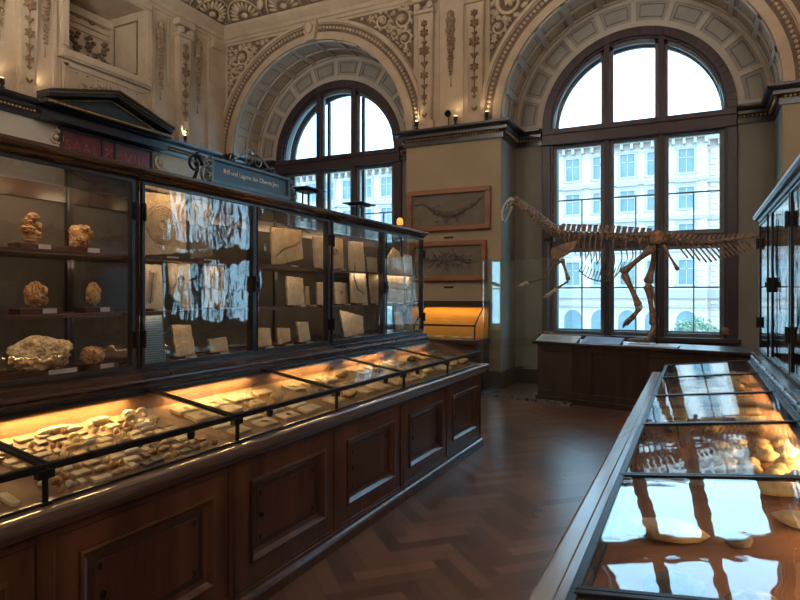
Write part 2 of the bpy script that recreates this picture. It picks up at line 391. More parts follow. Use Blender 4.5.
# ---- relief ornaments. fr = (origin, tangent along the wall, normal out of the wall); up is +Z
def on(fr, u, z, n=0): return fr[0] + fr[1]*u + fr[2]*n + V((0, 0, z))
def spiral(mb, fr, u, z, r, dirn=1, turns=1.6, a0=0, w=.022):
    pts = []; rad = []; n = int(18*turns)
    for i in range(n + 1):
        t = i/n; rr = r*(1 - t)**.8*(1) + .01; a = a0 + dirn*turns*2*PI*t
        pts.append(on(fr, u + rr*math.cos(a), z + rr*math.sin(a), .018)); rad.append(w*(1 - .55*t))
    mb.tube(pts, rad, 5)
    mb.blob(on(fr, u, z, .03), (w*1.6,)*3, 1)
def leaf(mb, fr, u, z, a, l, w=.35, h=.03):
    d = fr[1]*math.cos(a) + V((0,0,math.sin(a))); s2 = fr[2].cross(d)
    mb.blob(on(fr, u + math.cos(a)*l*.5, z + math.sin(a)*l*.5, h*.5), (l*.5, l*w*.5, h), 1, M=Matrix((d, s2, fr[2])).transposed())
def pilaster(mb, go, fr, u, w0=.25, w1=.33, z0=4.57, z1=6.96):
    mb.prism([on(fr, u - w0/2, z0 + .14), on(fr, u + w0/2, z0 + .14), on(fr, u + w1/2, z1 - .32), on(fr, u - w1/2, z1 - .32)], fr[2]*.10)
    mb.prism([on(fr, u - w0/2 - .05, z0), on(fr, u + w0/2 + .05, z0), on(fr, u + w0/2 + .05, z0 + .15), on(fr, u - w0/2 - .05, z0 + .15)], fr[2]*.13)
    mb.prism([on(fr, u - w1/2 - .02, z1 - .32), on(fr, u + w1/2 + .02, z1 - .32), on(fr, u + w1/2 + .02, z1 - .26), on(fr, u - w1/2 - .02, z1 - .26)], fr[2]*.15)
    mb.prism([on(fr, u - w1/2 - .04, z1 - .12), on(fr, u + w1/2 + .04, z1 - .12), on(fr, u + w1/2 + .04, z1), on(fr, u - w1/2 - .04, z1)], fr[2]*.17)
    for s in (-1, 1):
        mb.tube([on(fr, u + s*w1*.36, z1 - .2, .05), on(fr, u + s*w1*.36, z1 - .2, .17)], .062, 10)
    for s in (-1, 1):   # raised edge strips
        mb.prism([on(fr, u + s*(w0/2 - .03), z0 + .2, .1), on(fr, u + s*(w0/2 - .012), z0 + .2, .1), on(fr, u + s*(w1/2 - .012), z1 - .36, .1), on(fr, u + s*(w1/2 - .03), z1 - .36, .1)], fr[2]*.014)
    z = z1 - .5
    f2 = (fr[0] + fr[2]*.1, fr[1], fr[2])
    for k, (r, dz) in enumerate(((.045, .17), (.06, .2), (.03, .12), (.075, .26), (.04, .18), (.058, .22), (.035, .17), (.045, .14), (.022, 0))):
        if r > .04:
            for q in range(6): leaf(go, f2, u, z, q*PI/3 + .5, r*1.5, .6, .045)
            go.blob(on(f2, u, z, .04), (r*.62,)*3, 1)
        else:
            for s in (-1, 1): leaf(go, f2, u, z, PI/2 + s*.8, r*2.4, .6, .03)
            go.blob(on(f2, u, z, .02), (r*.8, r*.8, r*1.1), 1)
        go.tube([on(f2, u, z, .012), on(f2, u, z - dz - .001, .012)], .012, 4); z -= dz
    leaf(go, f2, u, z0 + .2, PI*.33, .1); leaf(go, f2, u, z0 + .2, PI*.67, .1)
def garland(mb, fr, u, z1=6.6, L=1.15, s0=.07):
    n = int(L / .055)
    for i in range(n):
        t = i/n; r = s0*(1 - .65*t)*(1 if i % 3 else 1.25)
        z = z1 - t*L
        for s in (-1, 1): mb.blob(on(fr, u + s*r*.55*R.uniform(.6, 1.2), z + R.uniform(-.01, .01), .03), (r*.75, r*.75, r*.6), 1)
        mb.blob(on(fr, u, z - .02, .07), (r*.6, r*.6, r*.5), 1)
    mb.blob(on(fr, u, z1 + .1, .03), (.07, .07, .10), 1); mb.tube([on(fr, u, z1 - L, .012), on(fr, u, z1 - L - .12, .012)], .008, 4)
    mb.blob(on(fr, u, z1 - L - .14, .012), (.018, .018, .03), 1)
FL = (V((XL, 0, 0)), V((0, 1, 0)), V((1, 0, 0)))
FB = (V((0, YF, 0)), V((1, 0, 0)), V((0, -1, 0)))
pl = MB(); go = MB(); ga = MB()
for y in (5.82, 8.93, 2.7): pilaster(pl, go, FL, y)
for y in (6.13, 8.40, 9.36, 5.45, 3.0, 2.4): garland(ga, FL, y)
# corner strips
pl.box(XL, 9.62, 4.57, XL + .06, YF, 6.96); pl.box(XL, 9.70, 6.75, XL + .11, YF - .12, 6.9)
for x in (-4.36, -3.42, 1.56, 2.48): pilaster(pl, go, FB, x)
for x in (-3.89, 2.02): garland(ga, FB, x, 6.45, 1.0)
# slim panel framing between pilasters
for fr, a, b in ((FB, -4.12, -3.66), (FL, 9.15, 9.58), (FL, 8.25, 8.6), (FL, 5.98, 6.28)):
    for u in (a, b): pl.prism([on(fr, u - .012, 4.75), on(fr, u + .012, 4.75), on(fr, u + .012, 6.9), on(fr, u - .012, 6.9)], fr[2]*.02)
struct(pl, 'trim_6', plaster, bevel=.004); struct(go, 'trim_7', gilt, smooth=True); struct(ga, 'trim_8', mat('garland_plaster', (.20, .13, .08), (.44, .32, .21), 20, .65), smooth=True)
# ---- gallery opening frame, panel below, interior
mb = MB()
for (a, b, c, d) in ((oy0 - .16, oz0 - .16, oy1 + .16, oz0), (oy0 - .16, oz1, oy1 + .16, oz1 + .16), (oy0 - .16, oz0, oy0, oz1), (oy1, oz0, oy1 + .16, oz1)):
    mb.box(XL, a, b, XL + .07, c, d)
    mb.box(XL + .07, a + .03, b + .03, XL + .10, c - .03 if c - a > .3 else c - .02, d - .03 if d - b > .3 else d - .02)
mb.box(XL, oy0 - .1, 4.7, XL + .03, oy1 + .1, 5.36)
for (a, b, c, d) in ((oy0 - .06, 4.75, oy1 + .06, 4.80), (oy0 - .06, 5.27, oy1 + .06, 5.32), (oy0 - .06, 4.75, oy0, 5.32), (oy1, 4.75, oy1 + .06, 5.32)): mb.box(XL + .03, a, b, XL + .055, c, d)
for s in (oy0 - .22, oy1 + .22): mb.box(XL, s - .03, 4.67, XL + .05, s + .03, 6.96)
struct(mb, 'trim_9', plaster, bevel=.004)
mb = MB()
f2 = (FL[0] + FL[2]*.03, FL[1], FL[2])
for k in range(7): mb.blob(on(f2, oy0 + .15 + k*.2, 5.22, .01), (.018,)*3, 1)
for s in (-1, 1):
    spiral(mb, f2, 7.25 + s*.22, 5.02, .12, s, 1.5, PI/2, .016); spiral(mb, f2, 7.25 + s*.5, 4.98, .09, -s, 1.4, 0, .014)
    for q in range(5): leaf(mb, f2, 7.25 + s*.12*q, 5.08 - .01*q, PI/2 + s*.3*q, .09)
leaf(mb, f2, 7.25, 5.05, PI/2, .2, .6)
struct(mb, 'trim_10', mat('small_relief', (.34, .25, .16), (.5, .39, .26), 12, .7), smooth=True)
# inside the opening: far jamb panel and rear frieze with dark swags
mb = MB()
for (a, b, c, d) in ((XL - .75, oz0 + .1, XL - .72, oz1 - .15), (XL - .15, oz0 + .1, XL - .12, oz1 - .15)): mb.box(a, oy1 - .012, b, c, oy1, d)
mb.box(XL - .75, oy1 - .012, oz1 - .18, XL - .12, oy1, oz1 - .15); mb.box(XL - .75, oy1 - .012, oz0 + .1, XL - .12, oy1, oz0 + .13)
struct(mb, 'trim_11', foss)
mb = MB(); mb.box(XL - .9, oy0, oz0 + .82, XL - .86, oy1, oz0 + .87); mb.box(XL - .9, oy0, oz0 + .93, XL - .85, oy1, oz0 + .99); mb.box(XL - .9, oy0, oz1 - .2, XL - .78, oy1, oz1 - .08)
struct(mb, 'trim_12', plaster)
mb = MB()
fi = (V((XL - .895, 0, 0)), V((0, 1, 0)), V((1, 0, 0)))
for k in range(5):
    u = oy0 + .2 + k*.3
    for q in range(11): mb.blob(on(fi, u + R.uniform(-.1, .1), oz0 + .36 + q*.04, .02), (.04, .06, .04), 1)
for k in range(6): spiral(mb, fi, oy0 + .12 + k*.25, oz0 + 1.08, .06, 1 if k % 2 else -1, 1.4, 0, .014)
struct(mb, 'trim_13', mat('dark_swag', (.10, .07, .05), (.20, .14, .09), 20, .7), smooth=True)

# ---- arches: archivolt, keystone, intrados panels, tympanum panels, spandrels
av = MB(); bd = MB(); gv = MB(); sb = MB(); sr = MB(); ks = MB(); gr = MB()
for ci, c in enumerate(WC):
    arc_strip(av, c, SP, RA, RA + .13, YF - .05, YF, 0, PI, 48)
    arc_strip(av, c, SP, RA + .13, RA + .32, YF - .03, YF, 0, PI, 48)
    arc_strip(av, c, SP, RA + .32, RA + .38, YF - .07, YF, 0, PI, 48)
    for s in (-1, 1):
        av.box(c + s*RA, YF - .05, 4.57, c + s*(RA + .13), YF, SP) if SP > 4.66 else None
    arc_strip(sb, c, SP, RA + .15, RA + .30, YF - .034, YF, 0, PI, 48)
    nb = 92
    for k in range(nb):
        a = PI*(k + .5)/nb; bd.blob((c + (RA + .225)*math.cos(a), YF - .04, SP + (RA + .225)*math.sin(a)), (.034, .03, .034), 1)
    # intrados ribs on the barrel (raised) : two circumferential + radial
    for y0, y1 in ((YF, YF + .07), (YF + .42, YF + .47), (YB - .07, YB)):
        arc_strip(gv, c, SP, RA - .03, RA, y0, y1, 0, PI, 48)
    for k in range(13):
        a = PI*k/12 + (.0 if 0 < k < 12 else 0); a = min(max(a, .02), PI - .02)
        p = V((c + RA*math.cos(a), YF, SP + RA*math.sin(a))); t = V((-math.sin(a), 0, math.cos(a))); n = V((-math.cos(a), 0, -math.sin(a)))
        gv.obox(p + n*.015 + V((0, (YB-YF)/2, 0)), (t, V((0,1,0)), n), (.045, (YB-YF)/2, .015))
    # tympanum ring panels
    arc_strip(gv, c, SP, RA - .09, RA - .03, YB - .02, YB, 0, PI, 48); arc_strip(gv, c, SP, RW, RW + .12, YB - .03, YB, 0, PI, 48)
    for k in range(11):
        a = PI*k/10; a = min(max(a, .03), PI - .03)
        d = V((math.cos(a), 0, math.sin(a))); t = V((-math.sin(a), 0, math.cos(a)))
        gv.obox(V((c, YB - .012, SP)) + d*(RW + RA)/2, (t, V((0,1,0)), d), (.04, .012, (RA - RW)/2))
    for k in range(10):
        a0_, a1_ = PI*k/10 + .055, PI*(k+1)/10 - .055
        arc_strip(gr, c, SP, RW + .18, RW + .195, YB - .008, YB + .002, a0_, a1_, 6); arc_strip(gr, c, SP, RA - .145, RA - .13, YB - .008, YB + .002, a0_, a1_, 6)
        for a in (a0_, a1_):
            d = V((math.cos(a), 0, math.sin(a))); t = V((-math.sin(a), 0, math.cos(a)))
            gr.obox(V((c, YB - .003, SP)) + d*(RW + .18 + RA - .13)/2, (t, V((0,1,0)), d), (.008, .005, (RA - RW - .31)/2))
    for k in range(12):
        a0_, a1_ = PI*k/12 + .045, PI*(k+1)/12 - .045
        for (ya_, yb_) in ((YF + .10, YF + .385), (YF + .505, YB - .10)):
            for yy in (ya_, yb_): arc_strip(gr, c, SP, RA - .006, RA + .002, yy - .006, yy + .006, a0_, a1_, 4)
            for a in (a0_, a1_): gr.obox(V((c + (RA - .002)*math.cos(a), (ya_ + yb_)/2, SP + (RA - .002)*math.sin(a))), (V((-math.sin(a), 0, math.cos(a))), V((0,1,0)), V((math.cos(a), 0, math.sin(a)))), (.006, (yb_ - ya_)/2, .004))
    # spandrel ground panels and scroll relief
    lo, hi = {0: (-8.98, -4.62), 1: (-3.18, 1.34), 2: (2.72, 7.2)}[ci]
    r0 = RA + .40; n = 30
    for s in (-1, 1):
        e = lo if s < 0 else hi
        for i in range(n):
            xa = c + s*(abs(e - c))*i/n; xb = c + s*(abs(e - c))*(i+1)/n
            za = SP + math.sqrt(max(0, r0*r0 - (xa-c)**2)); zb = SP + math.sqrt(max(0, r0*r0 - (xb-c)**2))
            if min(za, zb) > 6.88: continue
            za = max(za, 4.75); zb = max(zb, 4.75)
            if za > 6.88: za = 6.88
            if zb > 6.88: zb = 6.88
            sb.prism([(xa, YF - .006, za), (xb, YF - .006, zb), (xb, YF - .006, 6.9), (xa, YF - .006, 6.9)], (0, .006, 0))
        if ci < 2 or s < 0:
            placed = []
            rr = random.Random(10*ci + s)
            for size in (.27, .2, .15, .11, .085, .065, .05, .038):
                for tr in range(900):
                    u = rr.uniform(min(c, e) + size, max(c, e) - size); z = rr.uniform(4.9, 6.88 - size)
                    if math.hypot(u - c, z - SP) < r0 + size + .01: continue
                    if any(math.hypot(u-a, z-b) < (q + size)*.93 for a, b, q in placed): continue
                    placed.append((u, z, size))
            for (u, z, q) in placed:
                dd = rr.choice((-1, 1)); a0 = rr.uniform(0, 6.28)
                if q > .1:
                    spiral(sr, FB, u, z, q*.92, dd, 1.5, a0, q*.17)
                    for m_ in range(9): leaf(sr, FB, u + q*.9*math.cos(m_*.7+a0), z + q*.9*math.sin(m_*.7+a0), m_*.7 + a0 + dd*1.2, q*.6, .6, .06)
                    for m_ in range(5): leaf(sr, FB, u, z, m_*1.256 + a0, q*.4, .7, .07)
                else:
                    for m_ in range(5): leaf(sr, FB, u, z, m_*1.256 + a0, q*1.1, .6, .05)
    ks.prism([(c - .10, YF - .14, SP + RA - .02), (c + .10, YF - .14, SP + RA - .02), (c + .16, YF - .14, 6.98), (c - .16, YF - .14, 6.98)], (0, .14, 0))
    ks.blob((c, YF - .17, SP + RA + .22), (.09, .05, .13), 2)
    for s in (-1, 1): ks.blob((c + s*.09, YF - .15, SP + RA + .3), (.05, .04, .05), 1)
struct(av, 'trim_14', plaster); struct(bd, 'trim_15', plaster_r, smooth=True); struct(gv, 'trim_16', mat('intrados_rib', (.47, .43, .37), (.53, .49, .42), 4, .75))
struct(gr, 'trim_21', panel_line)
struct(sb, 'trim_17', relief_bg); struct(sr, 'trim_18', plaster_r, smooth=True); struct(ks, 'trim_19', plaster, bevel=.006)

# ---- baseboards
mb = MB()
for run in ([(XL + .012, YW), (XL + .012, 6.25)], [(XL + .012, 8.65), (XL+.012, YF-.012), (WC[0]-RA+.012, YF-.012), (WC[0]-RA+.012, YB-.012), (WC[1-1]+RA-.012, YB-.012), (WC[0]+RA-.012, YF-.012), (WC[1]-RA+.012, YF-.012), (WC[1]-RA+.012, YB-.012), (WC[1]+RA-.012, YB-.012), (WC[1]+RA-.012, YF-.012), (WC[2]-RA+.012, YF-.012), (WC[2]-RA+.012, YB-.012), (WC[2]+RA-.012, YB-.012), (WC[2]+RA-.012, YF-.012), (XR, YF-.012)]):
    mb.sweep(run, [(-o, z) for o, z in [(0, 0), (.03, 0), (.03, .26), (.018, .30), (0, .30)]])
struct(mb, 'baseboard_back', wood_d)

# ---- windows
def window(idx, c):
    w = empty('window_%d' % idx, (c, YB, .90)); tag(w, kind='structure')
    fr = MB()
    arc_strip(fr, c, SP, RW - .13, RW + .015, YB - .06, YB + .10, 0, PI, 40)
    arc_strip(fr, c, SP, RW - .17, RW - .13, YB - .02, YB + .10, 0, PI, 40)
    for s in (-1, 1):
        fr.box(c + s*(RW + .015), YB - .06, .90, c + s*(RW - .13), YB + .10, SP); fr.box(c + s*(RW - .13), YB - .02, .90, c + s*(RW - .17), YB + .10, SP)
    fr.box(c - RW, YB - .10, 4.26, c + RW, YB + .10, 4.50); fr.box(c - RW, YB - .13, 4.44, c + RW, YB, 4.53)
    for s in (-1, 1):
        x = c + s*.43
        fr.box(x - .045, YB - .04, .90, x + .045, YB + .10, 4.3); fr.box(x - .045, YB - .04, 4.45, x + .045, YB + .10, SP + math.sqrt((RW-.1)**2 - (.43)**2))
        fr.box(x - .02, YB - .06, .90, x + .02, YB - .04, 4.3)
    fr.box(c - RW - .06, YB - .16, .84, c + RW + .06, YB + .12, .91)
    fr.build('frame', winw, w, bevel=.006)
    fr2 = MB(); fr2.box(c - RW + .1, YB - .02, 2.42, c + RW - .1, YB + .09, 2.60); fr2.build('transom', winw, w, bevel=.006)
    cols = ((c - RW + .17, c - .475), (c - .385, c + .385), (c + .475, c + RW - .17))
    for (a, b) in cols:
        for (z0, z1) in ((.91, 2.42), (2.60, 4.26)):
            sa = MB(); q = .065
            sa.box(a, YB + .02, z0, a + q, YB + .08, z1); sa.box(b - q, YB + .02, z0, b, YB + .08, z1)
            sa.box(a + q, YB + .02, z0, b - q, YB + .08, z0 + q); sa.box(a + q, YB + .02, z1 - q, b - q, YB + .08, z1)
            so = sa.build('sash', sashm, w, bevel=.004)
            g = MB(); g.box(a + q - .01, YB + .045, z0 + q - .01, b - q + .01, YB + .051, z1 - q + .01); g.build('pane', gwin, so, origin=wloc(so))
    # outer casement (box window) with thin glazing bars
    oc = MB(); y = YB + .36
    arc_strip(oc, c, SP, RW - .19, RW - .06, y, y + .06, 0, PI, 40)
    for s in (-1, 1): oc.box(c + s*(RW - .05), y, .90, c + s*(RW - .19), y + .06, SP); oc.box(c + s*.43 - .035, y, .90, c + s*.43 + .035, y + .06, SP + 1.25)
    oc.box(c - RW, y, 4.30, c + RW, y + .06, 4.46); oc.box(c - RW, y, .90, c + RW, y + .06, .99)
    for z in (1.73, 3.33): oc.box(c - RW + .1, y + .02, z - .012, c + RW - .1, y + .05, z + .012)
    for (a, b) in cols: oc.box((a+b)/2 - .010, y + .02, .95, (a+b)/2 + .010, y + .05, 3.33)
    oo = oc.build('outer_casement', sashm, w)
    # lunette glass: three panes cut by the arch
    for (a, b) in cols:
        pts = [(a, 4.50), (b, 4.50)]
        for k in range(13):
            x = b + (a - b)*k/12; pts.append((x, SP + math.sqrt(max(0, (RW - .14)**2 - (x - c)**2))))
        if pts[2][1] < 4.52: pts[2] = (b, 4.52)
        g = MB(); g.prism([(p, YB + .045, z) for p, z in pts], (0, .006, 0)); g.build('pane', gwin, w)
        # lunette sash rim
        rm = MB(); rm.box(a, YB + .02, 4.50, b, YB + .08, 4.56)
        for k in range(12):
            x0 = b + (a - b)*k/12; x1 = b + (a - b)*(k+1)/12
            z0 = SP + math.sqrt(max(0, (RW - .17)**2 - (x0 - c)**2)); z1 = SP + math.sqrt(max(0, (RW - .17)**2 - (x1 - c)**2))
            rm.prism([(x0, YB + .02, z0), (x1, YB + .02, z1), (x1, YB + .02, z1 - .07), (x0, YB + .02, z0 - .07)], (0, .06, 0))
        for x, s in ((a, 1), (b, -1)):
            zt = SP + math.sqrt(max(0, (RW - .17)**2 - (x - c)**2))
            if zt > 4.7: rm.box(x, YB + .02, 4.56, x + s*.055, YB + .08, zt)
        rm.build('sash', sashm, w)
    return w
for i, c in enumerate(WC): window(i + 1, c)
for c in WC:      # portals only guide the sampling of daylight
    l = bpy.data.lights.new('window_portal', 'AREA'); l.shape = 'RECTANGLE'; l.size = 2.9; l.size_y = 5.0; l.cycles.is_portal = True
    o = bpy.data.objects.new('window_portal', l); col.objects.link(o); o.location = (c, YB + .62, 3.5); o.rotation_euler = (-PI/2, 0, 0)

# ---- portal on the left wall: door, maroon sign, pediment
mb = MB()
mb.box(XL + .012, 6.45, 0, XL + .10, 6.62, 3.65); mb.box(XL + .012, 8.1, 0, XL + .10, 8.27, 3.65); mb.box(XL + .012, 6.45, 3.48, XL + .10, 8.27, 3.68)
d1 = struct(MB().box(XL + .012, 6.62, 0, XL + .06, 8.1, 3.48), 'door_1', wood_d)
struct(mb, 'door_surround', cornm, bevel=.006)
po = empty('door_pediment', (XL, 7.45, 4.35)); tag(po, 'black classical pediment with brass beading over the left wall doorway', 'pediment')
X0 = XL + .21
def raking(y0, z0, y1, z1, h, xo, x_in=XL):
    return [(x_in, y0, z0), (x_in, y1, z1), (x_in, y1, z1 + h), (x_in, y0, z0 + h)], (xo - x_in, 0, 0)
m1 = MB(); yl, yr, ya, zb, za = 5.92, 8.34, 7.14, 4.55, 4.88
m1.box(XL, yl, 4.50, XL + .38, yr, zb + .02)
for (a, z0, b, z1) in ((yl, zb, ya, za), (yr, zb, ya, za)):
    p, o = raking(a, z0 + .03, b, z1 + .03, .07, XL + .40); m1.prism(p, o)
    p, o = raking(a, z0 + .10, b, z1 + .10, .04, XL + .46); m1.prism(p, o)
m1.box(XL, yl, 4.29, XL + .27, yr, 4.40)
m1.build('frame', cornm, po, bevel=.005)
m2 = MB(); m2.prism([(XL + .2, yl + .1, zb), (XL + .2, yr - .1, zb), (XL + .2, ya, za)], (.03, 0, 0)); m2.build('tympanum', mat('blue_black_panel', (.03, .045, .06), None, 5, .4), po)
m3 = MB()
for k in range(60): m3.blob((XL + .385, yl + .03 + (yr - yl - .06)*k/59, 4.525), (.018,)*3, 1)
for s, (a, b) in enumerate(((yl + .3, ya), (yr - .3, ya))):
    for k in range(26):
        t_ = k/25; m3.blob((XL + .25, a + (b - a)*t_, zb + .06 + (za - zb - .07)*t_), (.016,)*3, 1)
for (a, z0, b, z1) in ((yl, zb, ya, za), (yr, zb, ya, za)):
    p, o = raking(a, z0 + .085, b, z1 + .085, .014, XL + .42); m3.prism(p, o)
m3.build('beading', brass, po, smooth=False)
sg = empty('room_sign', (XL + .012, 7.35, 3.72)); tag(sg, 'maroon wooden room sign lettered SAAL VIII under the black pediment', 'sign')
sf = MB()
ys = (6.36, 7.10, 7.36, 8.16)
for y in ys: sf.box(XL + .012, y - .02, 3.72, XL + .09, y + .02, 4.27)
sf.box(XL + .012, ys[0], 3.72, XL + .09, ys[-1], 3.76); sf.box(XL + .012, ys[0], 4.23, XL + .09, ys[-1], 4.27)
sf.build('frame', cornm, sg, bevel=.004)
for a, b in zip(ys[:-1], ys[1:]): MB().box(XL + .012, a + .02, 3.76, XL + .06, b - .02, 4.23).build('panel', maroon, sg)
def text(name, body, loc, size, m, parent, rot, sp=1.0, align='CENTER'):
    cu = bpy.data.curves.new(name, 'FONT'); cu.body = body; cu.size = size; cu.extrude = .002; cu.align_x = align; cu.align_y = 'CENTER'; cu.space_character = sp
    cu.materials.append(m); o = bpy.data.objects.new(name, cu); col.objects.link(o); o.rotation_euler = rot
    o.location = V(loc) - wloc(parent); bpy.context.view_layer.update()
    me = bpy.data.meshes.new_from_object(o.evaluated_get(bpy.context.evaluated_depsgraph_get())); q = bpy.data.objects.new(name, me); col.objects.link(q)
    q.rotation_euler = rot; q.location = o.location; q.parent = parent; bpy.data.objects.remove(o); return q
RX = (PI/2, 0, PI/2)
text('lettering', 'SAAL', (XL + .063, 6.73, 4.0), .24, redlet, sg, RX, 1.15); text('lettering', 'VIII', (XL + .063, 7.76, 4.0), .26, redlet, sg, RX, 1.15)
or_ = MB(); fo = (V((XL + .06, 0, 0)), V((0,1,0)), V((1,0,0)))
for q in range(4): leaf(or_, fo, 7.23, 4.03, q*PI/2 + .78, .12, .5, .012)
or_.build('ornament', redlet, sg)
br = MB()
for y, s in ((6.28, -1), (8.36, 1)):
    fr_ = (V((XL + .03, 0, 0)), V((0,1,0)), V((1,0,0)))
    spiral(br, fr_, y, 4.08, .12, s, 1.3, PI/2, .03); spiral(br, fr_, y, 3.88, .09, -s, 1.3, -PI/2, .026)
struct(br, 'trim_20', plaster_r, smooth=True)

# ---- small things on the cornice and lamps
def uplight(loc, label, aim, e=14):
    o = empty('cornice_spotlight', loc); tag(o, label, 'spotlight', 'spotlights on the black cornice')
    x, y, z = loc
    b = MB(); b.lathe([(.035, 0), (.035, .02), (.012, .022), (.012, .07)], loc, 12); b.build('base', blackm, o)
    ax = (V(aim) - V(loc)).normalized(); h = V(loc) + V((0, 0, .09))
    b = MB(); b.lathe([(.018, -.05), (.034, -.02), (.036, .05), (.030, .052)], h, 14, ax); b.build('housing', blackm, o, smooth=True)
    b = MB(); b.lathe([(.027, .052), (.027, .056)], h, 14, ax); b.build('lens', lampon, o)
    point('beam', h + ax*.10, e, (1, .74, .46), .03, o, math.radians(130), V(h) + ax)
places = [((XL + .14, 5.4, 4.57), 'left wall cornice, nearest the tapered pilaster'), ((XL + .14, 6.0, 4.57), 'left wall cornice, left of the pediment'), ((XL + .14, 8.9, 4.57), 'left wall cornice, right of the pediment'), ((XL + .14, 3.2, 4.57), 'left wall cornice, out towards the entrance')]
for loc, t_ in places: uplight(loc, 'small bright spotlight on the ' + t_, V((XL + .0, loc[1], 7.3)), 2)
for px, t_ in ((417, 'left pier pilaster foot'), (456, 'middle of the pier between the two windows'), (487, 'right pier pilaster foot')):
    p = PY(px, 120, YF - .13); uplight((p.x, YF - .15, 4.57), 'small lit spotlight on the cornice, ' + t_, V((p.x, YF, 7.2)), 1.2)
o = empty('track_spotlight', (-3.9, YF - .1, 4.57)); tag(o, 'black unlit spotlight on a stem above the framed fossils, on the cornice', 'spotlight')
b = MB(); b.tube([(-3.9, YF - .1, 4.57), (-3.9, YF - .1, 4.77)], .01, 8); b.lathe([(.03, 0), (.03, .015)], (-3.9, YF - .1, 4.57), 12); b.build('stem', blackm, o)
b = MB(); b.lathe([(.03, -.06), (.055, -.02), (.06, .06), (.05, .062)], (-3.9, YF - .13, 4.79), 16, (.3, -.8, -.4)); b.build('housing', blackm, o, smooth=True)
o = empty('amber_wall_lamp', (-4.88, 10.62, 2.8)); tag(o, 'small glowing amber lamp beside the arched window, above the left case end', 'lamp')
p = PY(400, 222, 10.3)
o.location = (p.x, 10.3, p.z)
b = MB(); b.lathe([(.015, -.10), (.06, -.09), (.06, -.06)], p, 12); b.tube([p + V((0,0,-.08)), p + V((.0, .0, -.3)), V((WC[0]+RA-.015, 10.3, p.z - .34))], .01, 6); b.build('bracket', brass, o)
b = MB(); b.lathe([(.05, -.06), (.065, 0), (.05, .06), (.02, .08)], p, 12); b.build('lamp_shade', amberon, o, smooth=True)
# hanging globe lamps, added out of view to brighten the hall
BOWL = mat('added_uplighter_glow', (.9, .85, .7), None, 3, .5, emis=(1, .90, .78), estr=220)
globe = mat('added_globe_glow', (.9, .85, .7), None, 3, .5, emis=(1, .92, .83), estr=52)
for (x, y, lb) in ((-4.6, 2.6, 'added unseen globe lamp hung high over the left display case row'), (2.6, 2.0, 'added unseen globe lamp hung high over the right display case row'), (-5.4, -3.5, 'added unseen globe lamp at the entrance end, left of the aisle'), (2.6, -3.5, 'added unseen globe lamp at the entrance end, right of the aisle')):
    o = empty('added_pendant_lamp', (x, y, 6.0)); tag(o, lb, 'lamp')
    b = MB(); b.tube([(x, y, 6.2), (x, y, ZC - .01)], .012, 8); b.lathe([(.09, 0), (.09, .05), (.02, .06)], (x, y, 6.16), 16); b.build('stem', brass, o)
    b = MB(); b.blob((x, y, 6.0), (.2, .2, .2), 3); b.build('lamp_shade', globe, o, smooth=True)

for (x, y, lb) in ((-6.3, 3.0, 'added unseen brass bowl uplighter by the left wall, over the side aisle'), (2.6, 4.4, 'added unseen brass bowl uplighter over the far right side of the hall'), (-2.2, -1.2, 'added unseen brass bowl uplighter over the aisle behind the visitor')):
    o = empty('added_bowl_uplighter', (x, y, 4.75)); tag(o, lb, 'lamp')  # bowl lamps added out of view to light the upper walls
    b = MB(); b.lathe([(.02, -.14), (.16, -.11), (.27, -.03), (.30, .03), (.285, .03), (.26, .01), (.01, .0)], (x, y, 4.8), 24); b.build('bowl', brass, o, smooth=True)
    b = MB(); b.lathe([(.24, .012), (.24, .016)], (x, y, 4.8), 24); b.build('lamp_disc', BOWL, o)
    for k in range(3): a = k*2.094; b = MB(); b.tube([(x + .29*math.cos(a), y + .29*math.sin(a), 4.83), (x, y, 5.5)], .006, 6); b.build('chain', brass, o)
    b = MB(); b.tube([(x, y, 5.5), (x, y, ZC - .01)], .01, 6); b.build('stem', brass, o)
